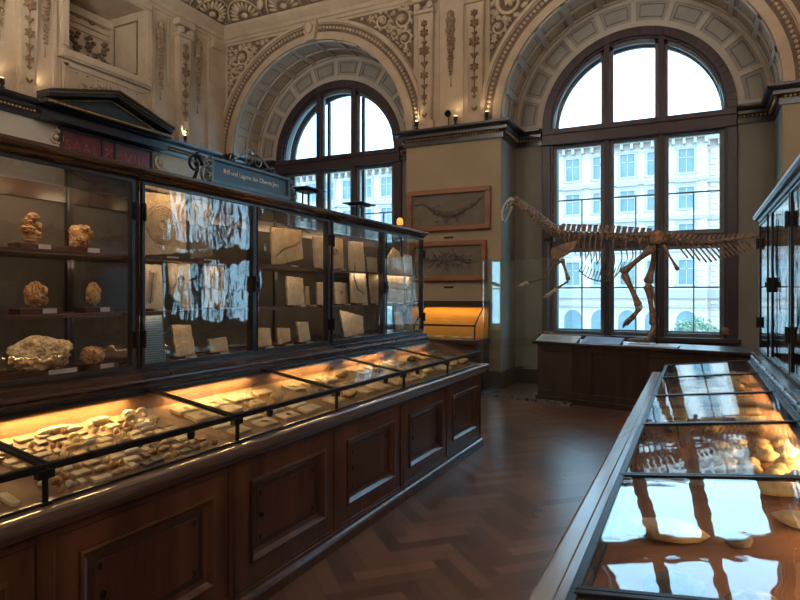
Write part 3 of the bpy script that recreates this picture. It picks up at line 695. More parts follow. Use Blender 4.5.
# ================================================================== DISPLAY CASE ROWS
YS = [.42, 1.39, 2.356, 3.33, 4.29, 5.26, 6.23]
LEFT = dict(lip=-2.0, base=-2.05, bar=-2.06, rear=-2.66, glass=-2.73, back=-3.30, zbar=.995, zrear=1.09, zcase=1.20, zt=2.29, zf=.865, zr=.985, s=-1, n='left', lin=dlining)
RIGHT = dict(lip=-.37, base=-.31, bar=-.24, rear=.44, glass=.53, back=1.10, zbar=.935, zrear=1.01, zcase=1.12, zt=2.29, zf=.866, zr=.925, s=1, n='right', lin=dlining_r)
def tz(D, x):
    t = (x - D['bar']) / (D['rear'] - D['bar']); return D['zf'] + (D['zr'] - D['zf'])*t
def base_unit(D, y0, y1, label):
    s = D['s']; xf = D['base']; o = empty('base_cabinet', (xf, (y0+y1)/2, 0)); tag(o, label, 'cabinet', 'panelled base cabinets under the display cases')
    b = MB(); b.box(xf + s*.03, y0 + .001, .10, D['back'], y1 - .001, .77); b.build('body', wood_d, o)
    b = MB()
    b.box(xf - (-s)*.0 + s*.02, y0 + .001, 0, D['back'], y1 - .001, .10)
    b.sweep([(xf + s*.02, y1 - .001), (xf + s*.02, y0 + .001)] if s > 0 else [(xf + s*.02, y0 + .001), (xf + s*.02, y1 - .001)], [(-q, z) for q, z in [(0, 0), (.05, 0), (.05, .055), (.04, .07), (.025, .08), (.02, .10), (0, .10)]])
    b.build('plinth', wood, o, bevel=.003)
    ym = (y0 + y1)/2
    b = MB()
    for a, c in ((y0, y0 + .035), (ym - .035, ym + .035), (y1 - .035, y1)): b.box(xf, a + .001, .10, xf + s*.04, c - .001, .77)
    b.box(xf + s*.004, y0 + .03, .735, xf + s*.04, y1 - .03, .77); b.box(xf + s*.004, y0 + .03, .10, xf + s*.04, y1 - .03, .12)
    b.build('face_frame', wood, o, bevel=.004)
    for a, c in ((y0 + .037, ym - .037), (ym + .037, y1 - .037)):
        d = MB(); f = .095; z0, z1 = .122, .733
        for q in ((a, z0, a + f, z1), (c - f, z0, c, z1), (a + f, z0, c - f, z0 + f), (a + f, z1 - f*.9, c - f, z1)): d.box(xf + s*.008, q[0], q[1], xf + s*.045, q[2], q[3])
        # sloped inner moulding + recessed field + raised panel
        i0, i1, k0, k1 = a + f, c - f, z0 + f, z1 - f*.9
        def ring(r0, h0, r1, h1):
            A = [(i0+r0, k0+r0), (i1-r0, k0+r0), (i1-r0, k1-r0), (i0+r0, k1-r0)]; B = [(i0+r1, k0+r1), (i1-r1, k0+r1), (i1-r1, k1-r1), (i0+r1, k1-r1)]
            d.add([(xf + s*h0, p, q) for p, q in A] + [(xf + s*h1, p, q) for p, q in B], [(i, (i+1) % 4, 4 + (i+1) % 4, 4 + i) for i in range(4)])
        ring(0, .008, .0, -.002); ring(0, -.002, .012, -.004); ring(.012, -.004, .03, .022); ring(.03, .022, .05, .03); ring(.05, .03, .052, .034)
        ring(.052, .034, .075, .034); ring(.075, .034, .08, .028); ring(.08, .028, .085, .028)
        d.add([(xf + s*.028, p, q) for p, q in ((i0+.085, k0+.085), (i1-.085, k0+.085), (i1-.085, k1-.085), (i0+.085, k1-.085))], [(0, 1, 2, 3)])
        do = d.build('door', wood, o, bevel=0)
        h = MB()
        for p in (i0 + .105, i1 - .105):
            for q in (k0 + .10, k1 - .10): h = MB(); h.box(xf + s*.026, p - .007, q - .014, xf + s*.030, p + .007, q + .014); h.build('screw_plate', blackm, do, origin=wloc(do))
        h = MB(); h.lathe([(.018, 0), (.018, .003), (.012, .006)], (xf + s*.028, i0 + .12, (k0 + k1)/2), 12, (-s, 0, 0)); h.build('keyhole_plate', blackm, do, origin=wloc(do))
    return o
def desk_unit(D, y0, y1, label, side_l=True):
    """glazed desk vitrine of one double bay: tray, low front pane, two sloping lids in iron frames"""
    s = D['s']; o = empty('desk_vitrine', ((D['bar'] + D['rear'])/2, (y0+y1)/2, .862)); tag(o, label, 'display case', 'glazed desk vitrines along both rows')
    ym = (y0+y1)/2; bar, rear, zb, zr = D['bar'], D['rear'], D['zbar'], D['zrear']
    b = MB(); y0e, y1e = y0 + .001, y1 - .001
    b.prism([(bar + s*.004, y0e, D['zf'] - .0), (rear, y0e, D['zr']), (rear, y0e, .862), (bar + s*.004, y0e, .862)] if D['zf'] > .862 else [(bar + s*.004, y0e, D['zf']), (rear, y0e, D['zr']), (rear, y0e, D['zf'] - .012), (bar + s*.004, y0e, D['zf'] - .012)], (0, y1e - y0e, 0))
    b.build('tray', D['lin'], o)
    b = MB(); b.box(rear, y0e, D['zr'] - .03, rear + s*.012, y1e, zr - .012); b.build('back_board', D['lin'], o)
    b = MB(); b.box(rear - s*.09, y0e + .02, zr - .052, rear - s*.0, y1e - .02, zr - .012) if False else b.box(rear - s*.05, y0e + .02, zr - .016, rear, y1e - .02, zr - .010)
    b.build('lamp_hood', wood_d, o)
    # front low pane + iron bar + posts + hooks
    b = MB(); b.box(bar - .002, y0e, D['zf'], bar + .002, y1e, zb - .01); b.build('front_pane', gdesk, o)
    b = MB(); b.box(bar - .012, y0e, zb - .014, bar + .012, y1e, zb + .012)
    b.box(bar - .01, y0e, D['zf'], bar + .008, y1e, D['zf'] + .008)
    b.build('front_bar', blackm, o, bevel=.003)
    for y in (y0 + .032, ym):
        b = MB(); b.tube([(bar - s*.004, y, .862), (bar - s*.004, y, zb)], .011, 10); b.box(bar - .018, y - .018, .862, bar + .018, y + .018, .874)
        b.box(bar - .016, y - .03, zb - .04, bar + .016, y + .03, zb - .008); b.build('post', blackm, o, bevel=.002)
    for y in (y0 + .29, y1 - .28):
        b = MB(); b.lathe([(.013, -.035), (.018, -.02), (.018, 0), (.008, .004)], (bar - s*.004, y, zb - .012), 10); b.build('latch', blackm, o)
    for a, c in ((y0, ym), (ym, y1)):
        b = MB(); e = .010
        for y in (a + e, c - e): b.prism([(bar, y - .009, zb), (rear, y - .009, zr), (rear, y + .009, zr), (bar, y + .009, zb)], (0, 0, .014))
        b.prism([(rear - s*.02, a + .002, zr - .003), (rear, a + .002, zr), (rear, c - .002, zr), (rear - s*.02, c - .002, zr - .003)], (0, 0, .012))
        lo = b.build('lid', blackm, o, bevel=.002)
        b = MB(); b.prism([(bar + s*.005, a + .012, zb + .006), (rear - s*.005, a + .012, zr + .004), (rear - s*.005, c - .012, zr + .004), (bar + s*.005, c - .012, zb + .006)], (0, 0, .004)); b.build('pane', gdesk, lo, origin=wloc(lo))
    return o
def case_unit(D, y0, y1, label, end=False):
    s = D['s']; g, bk, z0, zt = D['glass'], D['back'], D['zcase'], D['zt']; ym = (y0+y1)/2; y0e, y1e = y0 + .001, y1 - .001
    o = empty('display_cabinet', ((g+bk)/2, ym, .862)); tag(o, label, 'display case', 'tall glazed display cabinets on both rows')
    b = MB(); b.box(D['rear'] + s*.013, y0e, .862, bk, y1e, z0 - .02); b.box(g + s*.01, y0e, z0 - .02, bk, y1e, z0); b.build('base', woodh, o, bevel=.002)
    # hinge rail in grey metal in front of the base
    b = MB(); zr = D['zrear']
    b.box(D['rear'] + s*.0005, y0e, zr + .012, g + s*.01, y1e, zr + .03) ; b.tube([(D['rear'] + s*.018, y0e, zr + .045), (D['rear'] + s*.018, y1e, zr + .045)], .015, 10)
    b.box(g + s*.0, y0e, z0 - .055, g + s*.012, y1e, z0 - .012); b.tube([(g - s*.004, y0e, z0 - .03), (g - s*.004, y1e, z0 - .03)], .012, 10)
    b.build('hinge_rail', woodh if s < 0 else steel, o)
    b = MB()
    for k in range(4):
        y = y0 + (k + .5)*(y1 - y0)/4
        b.lathe([(.011, 0), (.011, .012), (.006, .016)], (D['rear'] + s*.018, y - .05, zr + .058), 8); b.lathe([(.009, 0), (.011, .014), (.004, .02)], (g - s*.014, y + .06, z0 - .03), 8, (-s, 0, 0))
    b.build('rail_knob', blackm, o)
    b = MB(); b.box(bk - s*.015, y0e, z0, bk, y1e, 2.13); b.build('back_panel', lining, o)
    b = MB(); ztop = zt
    b.sweep([(g + s*.045, y1e), (g + s*.045, y0e)] if s > 0 else [(g + s*.045, y0e), (g + s*.045, y1e)], [(-q, z) for q, z in [(0, 2.222), (.045, 2.222), (.05, 2.234), (.065, 2.24), (.075, 2.252), (.10, 2.26), (.115, 2.272), (.115, zt), (0, zt)]])
    b.box(bk - s*.03, y0e, 2.13, bk, y1e, 2.224)
    b.build('cornice', woodh, o, bevel=.002)
    b = MB(); b.box(g + s*.02, y0e, 2.226, bk, y1e, 2.232); b.build('top_pane', gplain, o)
    b = MB()
    for y, w in ((y0e, 0), (ym, .014), (y1e, 0)):
        if w: b.box(g, y - w, z0, g + s*.04, y + w, 2.221)
        else:
            t_ = .022 if y < ym else -.022
            b.box(g, y, z0, g + s*.04, y + t_, 2.221); b.box(bk - s*.04, y, z0, bk - s*.015, y + t_, 2.221)
    b.build('post', wood_d, o, bevel=.002)
    for zz in ((1.505, 1.82)):
        b = MB(); b.box(g + s*.07, y0e + .025, zz - .018, bk - s*.016, y1e - .025, zz); b.build('shelf', shelfm, o, bevel=.002)
    for i, (a, c) in enumerate(((y0 + .024, ym - .002), (ym + .002, y1 - .024))):
        b = MB(); xf = g - s*.022; w = .02; zz0, zz1 = z0 + .002, 2.220
        for q in ((a, zz0, a + w, zz1), (c - w, zz0, c, zz1), (a + w, zz0, c - w, zz0 + w), (a + w, zz1 - .016, c - w, zz1)): b.box(xf, q[0], q[1], g - s*.001, q[2], q[3])
        do = b.build('door', steel if False else cornm, o, bevel=.002)
        b = MB(); b.box(g - s*.013, a + w - .004, zz0 + w - .004, g - s*.009, c - w + .004, zz1 - .012); b.build('pane', gcase, do, origin=wloc(do))
        # hinges on the outer stile, lock box on the inner stile
        h = MB(); yo = a + .002 if i == 0 else c - .002
        for z in (1.36, 2.05): h = MB(); h.box(xf - s*.014, yo - .014, z - .045, xf, yo + .014, z + .045); h.tube([(xf - s*.016, yo, z - .05), (xf - s*.016, yo, z + .05)], .006, 8); h.build('hinge', blackm, do, origin=wloc(do))
        if i == 0:
            h = MB(); h.box(xf - s*.03, ym - .028, 1.62, xf, ym + .022, 1.73); h.tube([(xf - s*.02, ym, z0 + .02), (xf - s*.02, ym, 2.20)], .007, 8)
            h.box(xf - s*.04, ym - .012, 1.655, xf - s*.03, ym + .01, 1.695); h.build('lock_bar', blackm, do, origin=wloc(do), bevel=.002)
    if end:
        b = MB(); b.box(g + s*.04, y1e - .006, z0, bk - s*.04, y1e - .001, 2.221); b.build('end_pane', gplain, o)
    return o
nm = ['nearest', 'middle', 'far']
for D in (LEFT, RIGHT):
    for k in range(3):
        y0, y1 = YS[2*k], YS[2*k+2]
        base_unit(D, y0, y1, '%s two-door walnut base cabinet of the %s row' % (nm[k], D['n']))
        desk_unit(D, y0, y1, '%s glazed desk vitrine with iron-framed lids on the %s row' % (nm[k], D['n']))
        u = case_unit(D, y0, y1, '%s tall two-door glass display cabinet of the %s row' % (nm[k], D['n']), end=(k == 2))
    # continuous worktop
    s = D['s']; wt = MB(); xa = D['lip'] + s*.06
    y0, y1 = YS[0] - .01, YS[-1] + .12
    pr = [(0, .772), (.02, .772), (.03, .79), (.045, .80), (.055, .815), (.06, .83), (.06, .852), (.05, .861), (0, .861)]
    wt.sweep([(xa, y1), (xa, y0)] if s > 0 else [(xa, y0), (xa, y1)], [(-q, z) for q, z in pr])
    wt.box(xa, y0, .772, D['back'] , y1, .861 if D['zf'] > .862 else .815) if D['zf'] > .862 else (wt.box(xa, y0, .772, D['bar'], y1, .861), wt.box(xa, y0, .772, D['back'], y1, .815))
    w = wt.build('worktop', wood_ctop if s < 0 else mat('worn_worktop_sky_sheen', (.17, .17, .175), (.27, .27, .275), 6, .26, stretch=(1.5, .16, 1.5), coat=.4), bevel=.003)  # right worktop: wear, plus sky sheen lightened into the grey
    tag(w, 'long moulded wooden worktop running under the %s row of vitrines' % D['n'], 'worktop')
    # end board of the desk
    # warm strip lamps under the hinge rail of each bay
    for k in range(6):
        ym = (YS[k] + YS[k+1])/2
        eL = [.6, 3.4, 3.2, 2.2, 2.2, 1.3][k] if s < 0 else [.5, 2.4, 5.0, 2.2, 1.2, .8][k]
        lm = empty('strip_lamp', (D['rear'] - s*.03, ym, D['zrear'] - .02)); tag(lm, 'thin warm strip lamp under the hinge rail in bay %s of the %s desk row' % (['one', 'two', 'three', 'four', 'five', 'six'][k], D['n']), 'lamp', 'strip lamps in the desk vitrines')
        b = MB(); b.box(D['rear'] - s*.045, ym - .36, D['zrear'] - .018, D['rear'] - s*.012, ym + .36, D['zrear'] - .0165); b.build('housing', brass, lm)
        area('light', (D['rear'] - s*.03, ym, D['zrear'] - .021), (0, s*.35, 0), .02, eL, (1, .62, .22), lm, .70)
    # warm area lights added at shelves and cornice to brighten the tall cabinets
    for k in range(6):
        ym = (YS[k] + YS[k+1])/2
        for zz in (1.485, 1.80):
            area('added_shelf_light', (D['glass'] + s*.085, ym, zz), (0, -s*1.2, 0), .012, (.34 if zz < 1.6 else .4) if s < 0 else .13, (1, .74, .48), None, .8)
        area('added_cabinet_light', (D['glass'] + s*.06, ym, 2.215), (0, -s*1.1, 0), .02, (1.2 if k < 2 else .45) if s < 0 else .35, (1, .66, .36), None, .7)
# name board on the left row
sb_ = empty('name_board', (-2.66, 3.265, 2.29)); tag(sb_, 'blue-grey name board with scroll crest on top of the left display cabinets', 'sign')
b = MB(); b.box(-2.70, 2.880, 2.314, -2.68, 3.650, 2.439); b.build('board', bluem, sb_, bevel=.002)
b = MB()
for q in ((2.860, 2.291, 3.670, 2.317), (2.860, 2.434, 3.670, 2.454), (2.860, 2.317, 2.885, 2.434), (3.645, 2.317, 3.670, 2.434)): b.box(-2.705, q[0], q[1], -2.665, q[2], q[3])
b.build('frame', mat('blue_grey_frame', (.08, .13, .16), (.11, .17, .20), 8, .3, metal=.4), sb_, bevel=.003)
text('lettering', 'Riff und Lagune des Oberen Jura', (-2.678, 3.265, 2.381), .043, whitel, sb_, RX, 1.0)
fs_ = (V((-2.69, 0, 0)), V((0,1,0)), V((1,0,0)))
b = MB()
for s in (-1, 1):
    spiral(b, fs_, 3.265 + s*.045, 2.504, .035, -s, 1.4, PI/2 + s*.5, .006)
    b.tube([on(fs_, 3.265 + s*x, z, .01) for x, z in ((.02, 2.539), (.06, 2.549), (.11, 2.524), (.16, 2.489), (.20, 2.464))], [.006, .008, .008, .007, .005], 6)
    spiral(b, fs_, 3.265 + s*.205, 2.474, .02, s, 1.2, -PI/2, .004)
    leaf(b, fs_, 3.265, 2.529, PI/2 + s*.5, .06, .4, .008)
b.blob(on(fs_, 3.265, 2.579, .01), (.008, .008, .016), 1)
b.build('crest', steel, sb_, smooth=True)
for s, y in ((-1, 2.830), (1, 3.700)):
    b = MB(); spiral(b, fs_, y, 2.339, .045, s, 1.4, -PI/2, .010); spiral(b, fs_, y - s*.01, 2.414, .028, -s, 1.2, -PI/2, .008); b.tube([on(fs_, y + s*.02, 2.299, .018), on(fs_, y, 2.379, .018), on(fs_, y - s*.01, 2.439, .018)], .008, 6)
    b.build('scroll_bracket', steel if s < 0 else steel, sb_, smooth=True)
b = MB(); spiral(b, fs_, 2.730, 2.379, .05, 1, 1.3, 0, .012); b.tube([on(fs_, 2.730, 2.289, .01), on(fs_, 2.760, 2.349, .01), on(fs_, 2.740, 2.439, .01), on(fs_, 2.770, 2.459, .01)], .011, 6)
o = b.build('iron_scroll', blackm, smooth=True); tag(o, 'black iron scroll ornament standing left of the blue name board', 'ornament')
# tray lamps on the left row
def tray_lamp(y, label):
    x = -3.02; o = empty('tray_lamp', (x, y, 2.233)); tag(o, label, 'lamp', 'flat lamps on stems above the left cabinets')
    b = MB(); b.prism([(x - .11, y - .15, 2.50), (x + .11, y - .15, 2.50), (x + .11, y + .15, 2.50), (x - .11, y + .15, 2.50)], (0, 0, .012)); b.prism([(x - .07, y - .10, 2.485), (x + .07, y - .10, 2.485), (x + .07, y + .10, 2.485), (x - .07, y + .10, 2.485)], (0, 0, .016)); b.build('lamp_shade', blackm, o, bevel=.005)
    for s in (-1, 1): b = MB(); b.tube([(x, y + s*.045, 2.234), (x, y + s*.045, 2.488)], .008, 8); b.lathe([(.02, 0), (.02, .008)], (x, y + s*.045, 2.234), 10); b.build('stem', blackm, o)
tray_lamp(4.38, 'nearer flat black lamp on two stems atop the left cabinets'); tray_lamp(5.31, 'farther flat black lamp on two stems atop the left cabinets')

# ================================================================== SPECIMENS
def frx(D): return D
def plinth(o, x, y, z, w, d=.09, h=.03, s=-1):
    w = w*1.25
    b = MB(); b.box(x - d/2, y - w/2, z, x + d/2, y + w/2, z + h); p = b.build('plinth', standm, o, bevel=.002)
    b = MB(); b.box(x + d/2, y + w*.02, z + .004, x + d/2 + .0015, y + w*.36, z + h - .002); b.build('label_card', paper, p, origin=wloc(p))
XS = -2.92
def rock(name, label, cat, px, py0, py1, wpx, m, amp=.5, fr=2.2, seed=1, zb=None, dep=.6, group=None, sub=4, extra=0, pw=1.3):
    top = PX(px, py0, XS); bot = PX(px, py1, XS); d = F*XS/(C_*(px - VPX)); w = wpx*d/F/C_*1.02
    base = zb if zb else bot.z
    c = V((XS, top.y, 0)); h = top.z - base - .03 - (.012 if extra else 0)
    o = empty(name, (XS, top.y, base)); tag(o, label, cat, group)
    plinth(o, XS, top.y, base, w*pw if not extra else max(w*1.4, .1))
    b = MB(); z0 = base + .03
    if extra: b.tube([(XS, top.y, z0), (XS, top.y, z0 + .03)], .005, 6); z0 += .012
    if extra == 2:
        rr = random.Random(seed)
        for k in range(6):
            t_ = k/5; b.blob((XS + rr.uniform(-.01, .01), top.y + rr.uniform(-.25, .25)*w, z0 + h*(.12 + .76*t_)), (w*.3, w*(.42 - .18*t_), h*.17), 3, .28, 2.6, seed + k)
    else:
        rr = random.Random(seed); b.blob((XS, top.y - w*.05, z0 + h*.44), (w*dep/2*.85, w/2*.84, h*.50), sub, amp*.35, fr*1.4, seed)
        for k in range(11):
            a = rr.uniform(0, 6.28); q = rr.uniform(.35, .62); zz = rr.uniform(-.32, .34)
            b.blob((XS + math.cos(a)*w*dep*.5*q*.9, top.y + math.sin(a)*w*.5*q*1.05, z0 + h*(.46 + zz)), (w*rr.uniform(.12, .2), w*rr.uniform(.14, .24), h*rr.uniform(.17, .27)), 3, .35, 2.8, seed + k)
    b.build('specimen', m, o, smooth=False)
    return o
rock('fossil_coral', 'branched amber fossil on a dark plinth, upper left shelf of the nearest visible bay', 'fossil', 32, 214, 245, 19, amber, seed=3, zb=1.82, extra=2)
rock('fossil_sponge', 'rounded amber fossil on a dark plinth, right end of the upper shelf', 'fossil', 81, 224, 248, 22, amber, .55, 2.6, 5, zb=1.82)
rock('fossil_cluster', 'spiky orange fossil on a short pin, left on the second shelf', 'fossil', 36, 281, 312, 22, amber, .9, 3.4, 8, zb=1.505, extra=1)
rock('fossil_stub', 'upright ribbed orange fossil on a dark plinth, right on the second shelf', 'fossil', 94, 281, 310, 16, amber, .4, 3.6, 9, zb=1.505, extra=1)
rock('fossil_block', 'largest knobbly pale ochre fossil rock, on the bottom shelf', 'fossil', 41, 334, 380, 58, ochre, .45, 2.0, 12, zb=1.20, pw=1.1, dep=.5, sub=5)
rock('fossil_nodule', 'brown hollow fossil nodule beside the big ochre rock, bottom shelf', 'fossil', 94, 346, 374, 25, amber, .8, 2.8, 15, zb=1.20)
def slab(label, pts, zb, m=slabm, X=XS, fossil=None, cat='fossil slab', name='fossil_slab', th=.018, card=True, lean=.05, group='fossil slabs in the tall left cabinets'):
    P = [PX(x, y, X) for x, y in pts]
    zmin = min(p.z for p in P); dz = (zb + .012) - zmin; 
    ys = [p.y for p in P]; yc = (min(ys)+max(ys))/2; zt_ = max(p.z for p in P)
    sc = (zt_ - zb - .012) / max(.01, zt_ - zmin)
    o = empty(name, (X, yc, zb)); tag(o, label, cat, group)
    Q = [V((X - (zb + .012 + (p.z - zmin)*sc - zb)*lean, p.y, zb + .012 + (p.z - zmin)*sc)) for p in P]
    rr = random.Random(int(pts[0][0])); J = []
    for a_, c_ in zip(Q, Q[1:] + Q[:1]):
        nn = max(2, int((c_ - a_).length/.03))
        for k in range(nn): J.append(a_.lerp(c_, k/nn) + (V((0, rr.uniform(-.004, .004), rr.uniform(-.003, .004))) if k else V((0, 0, 0))))
    b = MB(); b.prism(J, (-th, 0, 0)); sl = b.build('slab', m, o, bevel=.003)
    b = MB(); w = (max(ys) - min(ys)); b.box(X - .05, yc - w*.4, zb, X + .03, yc + w*.4, zb + .012); b.build('plinth', standm, o)
    if card: b = MB(); b.box(X + .035, yc - .03, zb, X + .065, yc + .035, zb + .014); b.build('label_card', paper, o)
    def pt(px, py): 
        p = PX(px, py, X); z = zb + .012 + (p.z - zmin)*sc; return V((X - (z - zb)*lean + .001, p.y, z))
    if fossil:
        b = MB(); kind, f = fossil[0], fossil[1:]
        if kind == 'spiral':
            c = pt(f[0], f[1]); r = f[2]
            if len(f) > 3:    # wide ribbed ammonite
                for k in range(int(f[3])):
                    rr_ = r*(1 - k/f[3]*.85); b.tube([c + V((0, rr_*math.cos(a*PI/16), rr_*math.sin(a*PI/16))) for a in range(33)], .010, 6)
            else:
                b.tube([c + V((0, r*(1-k/40*.9)*math.cos(k*.35), r*(1-k/40*.9)*math.sin(k*.35))) for k in range(41)], [r*.16*(1 - k/55) for k in range(41)], 5)
        elif kind == 'curve':
            q = [pt(*a) for a in f]; b.tube(q, [.004] + [.008]*(len(q)-2) + [.004], 6)
        elif kind == 'frond':
            q = [pt(*a) for a in f]; b.tube(q, .003, 5)
            for i in range(14):
                t_ = i/14*(len(q)-1); k = int(t_); p = q[k].lerp(q[k+1], t_-k)
                for s in (-1, 1): b.tube([p, p + V((0, s*.03, .02))], .002, 4)
        b.build('fossil', ring_m if len(f) > 3 and kind == 'spiral' else foss, o, smooth=True)
    return o
# bay two (ammonite slab, carved slabs)
slab('large square limestone slab with a round ribbed ammonite, top shelf', [(143, 191), (188, 196), (187, 250), (143, 252)], 1.82, slabm, fossil=('spiral', 163, 223, .115, 7))
slab('pale slab half hidden by glare right of the ammonite slab', [(193, 200), (214, 202), (213, 248), (192, 250)], 1.82, slabg)
slab('tall narrow slab at the dark post on the second shelf', [(143, 264), (163, 265), (164, 305), (143, 305)], 1.505, slabp, fossil=('frond', (150, 300), (153, 285), (155, 272)))
slab('cut-corner slab with a coiled fossil on the second shelf', [(170, 263), (192, 264), (192, 303), (184, 303), (171, 290)], 1.505, slabm, fossil=('spiral', 182, 278, .028))
slab('slab-shaped stand-in for a window reflection, right of the coiled fossil slab', [(206, 266), (226, 267), (226, 303), (206, 304)], 1.505, slabm)  # slab shape takes the place of the windows' reflection in the door glass
slab('upright slab tapering downward beside the blue poster', [(173, 325), (192, 325), (196, 356), (177, 358)], 1.20, slabm)
slab('small slab on the bottom shelf, second from the blue poster', [(209, 339), (227, 337), (229, 352), (212, 354)], 1.20, slabp)
# text poster
o = empty('text_panel', (-2.86, PX(154, 340, -2.86).y, 1.20)); tag(o, 'blue printed text panel leaning at the bottom left of bay two', 'poster')
a0, a1 = PX(142, 318, -2.86), PX(166, 366, -2.86)
b = MB(); b.prism([(-2.86, a0.y, 1.203), (-2.86, a1.y, 1.203), (-2.885, a1.y - .01, a0.z + .01), (-2.885, a0.y, a0.z + .01)], (-.004, 0, 0)); b.build('board', bluep, o)
b = MB(); hh = a0.z - 1.203
for k in range(18):
    z = 1.22 + hh*(k/20); x = -2.86 - .025*(z - 1.203)/hh
    b.box(x - .0005, a0.y + .012, z, x + .0012, a1.y - .02 - R.random()*.03*(k % 3 == 0), z + .0035)
b.build('printed_lines', mat('pale_ink', (.25, .31, .36), None, 4, .7), o)
# bay three
slab('broad pale slab with crossing fossil stems, top shelf', [(273, 227), (303, 230), (304, 258), (284, 263), (273, 264)], 1.82, slabm, fossil=('curve', (276, 256), (285, 248), (296, 245), (302, 240)))
slab('small slab on the top shelf left of the grey post', [(315, 236), (325, 237), (325, 262), (316, 262)], 1.82, slabp)
slab('upright plain slab on the second shelf of the third bay', [(288, 276), (304, 278), (305, 303), (288, 303)], 1.505, slabp)
slab('thin narrow slab right of the upright plain slab', [(306, 287), (310, 286), (310, 303), (306, 303)], 1.505, slabm)
slab('narrow slab at the grey post on the second shelf', [(318, 282), (324, 282), (324, 301), (318, 301)], 1.505, slabp)
slab('short squarish slab at the lower left of the third bay', [(257, 328), (271, 328), (272, 345), (256, 347)], 1.20, slabm)
slab('short slab with a notch in the middle of the third bay, bottom shelf', [(278, 328), (291, 328), (291, 341), (279, 345)], 1.20, slabm)
slab('small upright slab at the lower right of the third bay', [(298, 322), (309, 322), (311, 340), (300, 342)], 1.20, slabp)
# bay four
slab('square slab with a dark curled fossil, top shelf right of the grey post', [(331, 237), (344, 239), (344, 264), (331, 264)], 1.82, slabm, fossil=('spiral', 336, 250, .035))
slab('tall slab with a long curved fossil, reaching up past the shelf', [(352, 241), (366, 242), (368, 302), (352, 301)], 1.505, slabp, X=-2.84, fossil=('curve', (357, 262), (355, 276), (358, 287), (365, 293)))
slab('narrow tall slab leaning right of the curved fossil slab', [(370, 257), (379, 258), (380, 301), (372, 301)], 1.505, slabm, X=-2.84)
slab('small round-marked slab on the second shelf of the fourth bay', [(336, 282), (348, 283), (349, 300), (336, 300)], 1.505, slabp, fossil=('spiral', 342, 291, .022))
slab('cut-corner pale slab on the bottom shelf of the fourth bay', [(341, 310), (364, 316), (364, 333), (345, 336)], 1.20, slabp)
# bay five
slab('arrow-shaped tall slab in the far end bay', [(388, 300), (387, 280), (390, 258), (396, 247), (402, 252), (405, 275), (404, 300)], 1.505, slabm, X=-2.84)
slab('slim slab-shaped stand-in for a window reflection, far end post of the left row', [(407, 254), (414, 256), (415, 298), (407, 299)], 1.505, slabp, X=-2.84)  # window reflection at the end bay, built as a pale slab
slab('small tapered slab on the bottom shelf of the end bay', [(396, 312), (403, 312), (404, 329), (397, 331)], 1.20, slabm)
# right tall cabinets: a few slabs and rocks
XRs = .80
for k, (y, z, w, h, t_, m) in enumerate(((3.1, 1.82, .2, .2, 'upper shelf, nearest the camera end', slabp), (3.7, 1.505, .22, .22, 'second shelf, nearer half', slabm), (4.6, 1.82, .16, .2, 'upper shelf beside the middle post', slabp), (5.0, 1.12, .24, .2, 'bottom shelf past the middle post', slabm), (5.7, 1.505, .2, .2, 'second shelf at the far end', slabp), (4.4, 1.12, .2, .22, 'bottom shelf before the middle post', slabg), (5.9, 1.82, .2, .16, 'upper shelf at the far end', slabm))):
    o = empty('fossil_slab', (XRs, y, z)); tag(o, 'stone slab in the right tall cabinets on the ' + t_, 'fossil slab', 'fossil slabs in the tall right cabinets')
    b = MB(); rr = random.Random(k); b.prism([(XRs, y - w/2, z + .012), (XRs, y + w/2, z + .012), (XRs + .01, y + w/2*rr.uniform(.7, 1), z + h), (XRs + .01, y - w/2*rr.uniform(.6, 1), z + h*rr.uniform(.85, 1))], (.018, 0, 0)); b.build('slab', m, o, bevel=.004)
    b = MB(); b.box(XRs - .03, y - w*.4, z, XRs + .05, y + w*.4, z + .012); b.build('plinth', standm, o)

# ---- desk specimens
BAY = ['first', 'second', 'third', 'fourth', 'fifth', 'sixth']
def dslab(D, x, y, w, d, ang, m, label, group, seed, h=.016, mark=None, cat='fossil slab'):
    rr = random.Random(seed); s = D['s']; sl = (D['zr'] - D['zf'])/(D['rear'] - D['bar'])
    n = 7; pts = []
    for k in range(4):
        cx, cy = ((-1,-1),(1,-1),(1,1),(-1,1))[k]
        for q in range(2):
            t_ = (0 if q == 0 else rr.uniform(.3, .7)) ; nx, ny = ((-1,-1),(1,-1),(1,1),(-1,1))[(k+1) % 4]
            a, b_ = cx + (nx-cx)*t_, cy + (ny-cy)*t_
            a *= rr.uniform(.86, 1.04); b_ *= rr.uniform(.86, 1.04)
            u, v = a*d/2, b_*w/2; pts.append((x + u*math.cos(ang) - v*math.sin(ang), y + u*math.sin(ang) + v*math.cos(ang)))
    P = [V((px, py, tz(D, px) + .0005)) for px, py in pts]
    b = MB(); b.prism(P, (0, 0, h))
    o = b.build('fossil_slab', m, bevel=.003); tag(o, label, cat, group)
    if mark:
        b = MB(); c = V((x, y, tz(D, x) + h + .001)); r = min(w, d)*.22
        if mark == 'spiral': b.tube([c + V((r*(1-k/32*.9)*math.cos(k*.4), r*(1-k/32*.9)*math.sin(k*.4), sl*r*(1-k/32*.9)*math.cos(k*.4))) for k in range(33)], [r*.16*(1-k/45) for k in range(33)], 5)
        else:
            b.tube([c + V((-r*.6, -r, -sl*r*.6)), c + V((0, 0, .001)), c + V((r*.6, r*.4, sl*r*.6))], .004, 5)
        b.build('fossil', foss, o, origin=wloc(o), smooth=True)
    return o
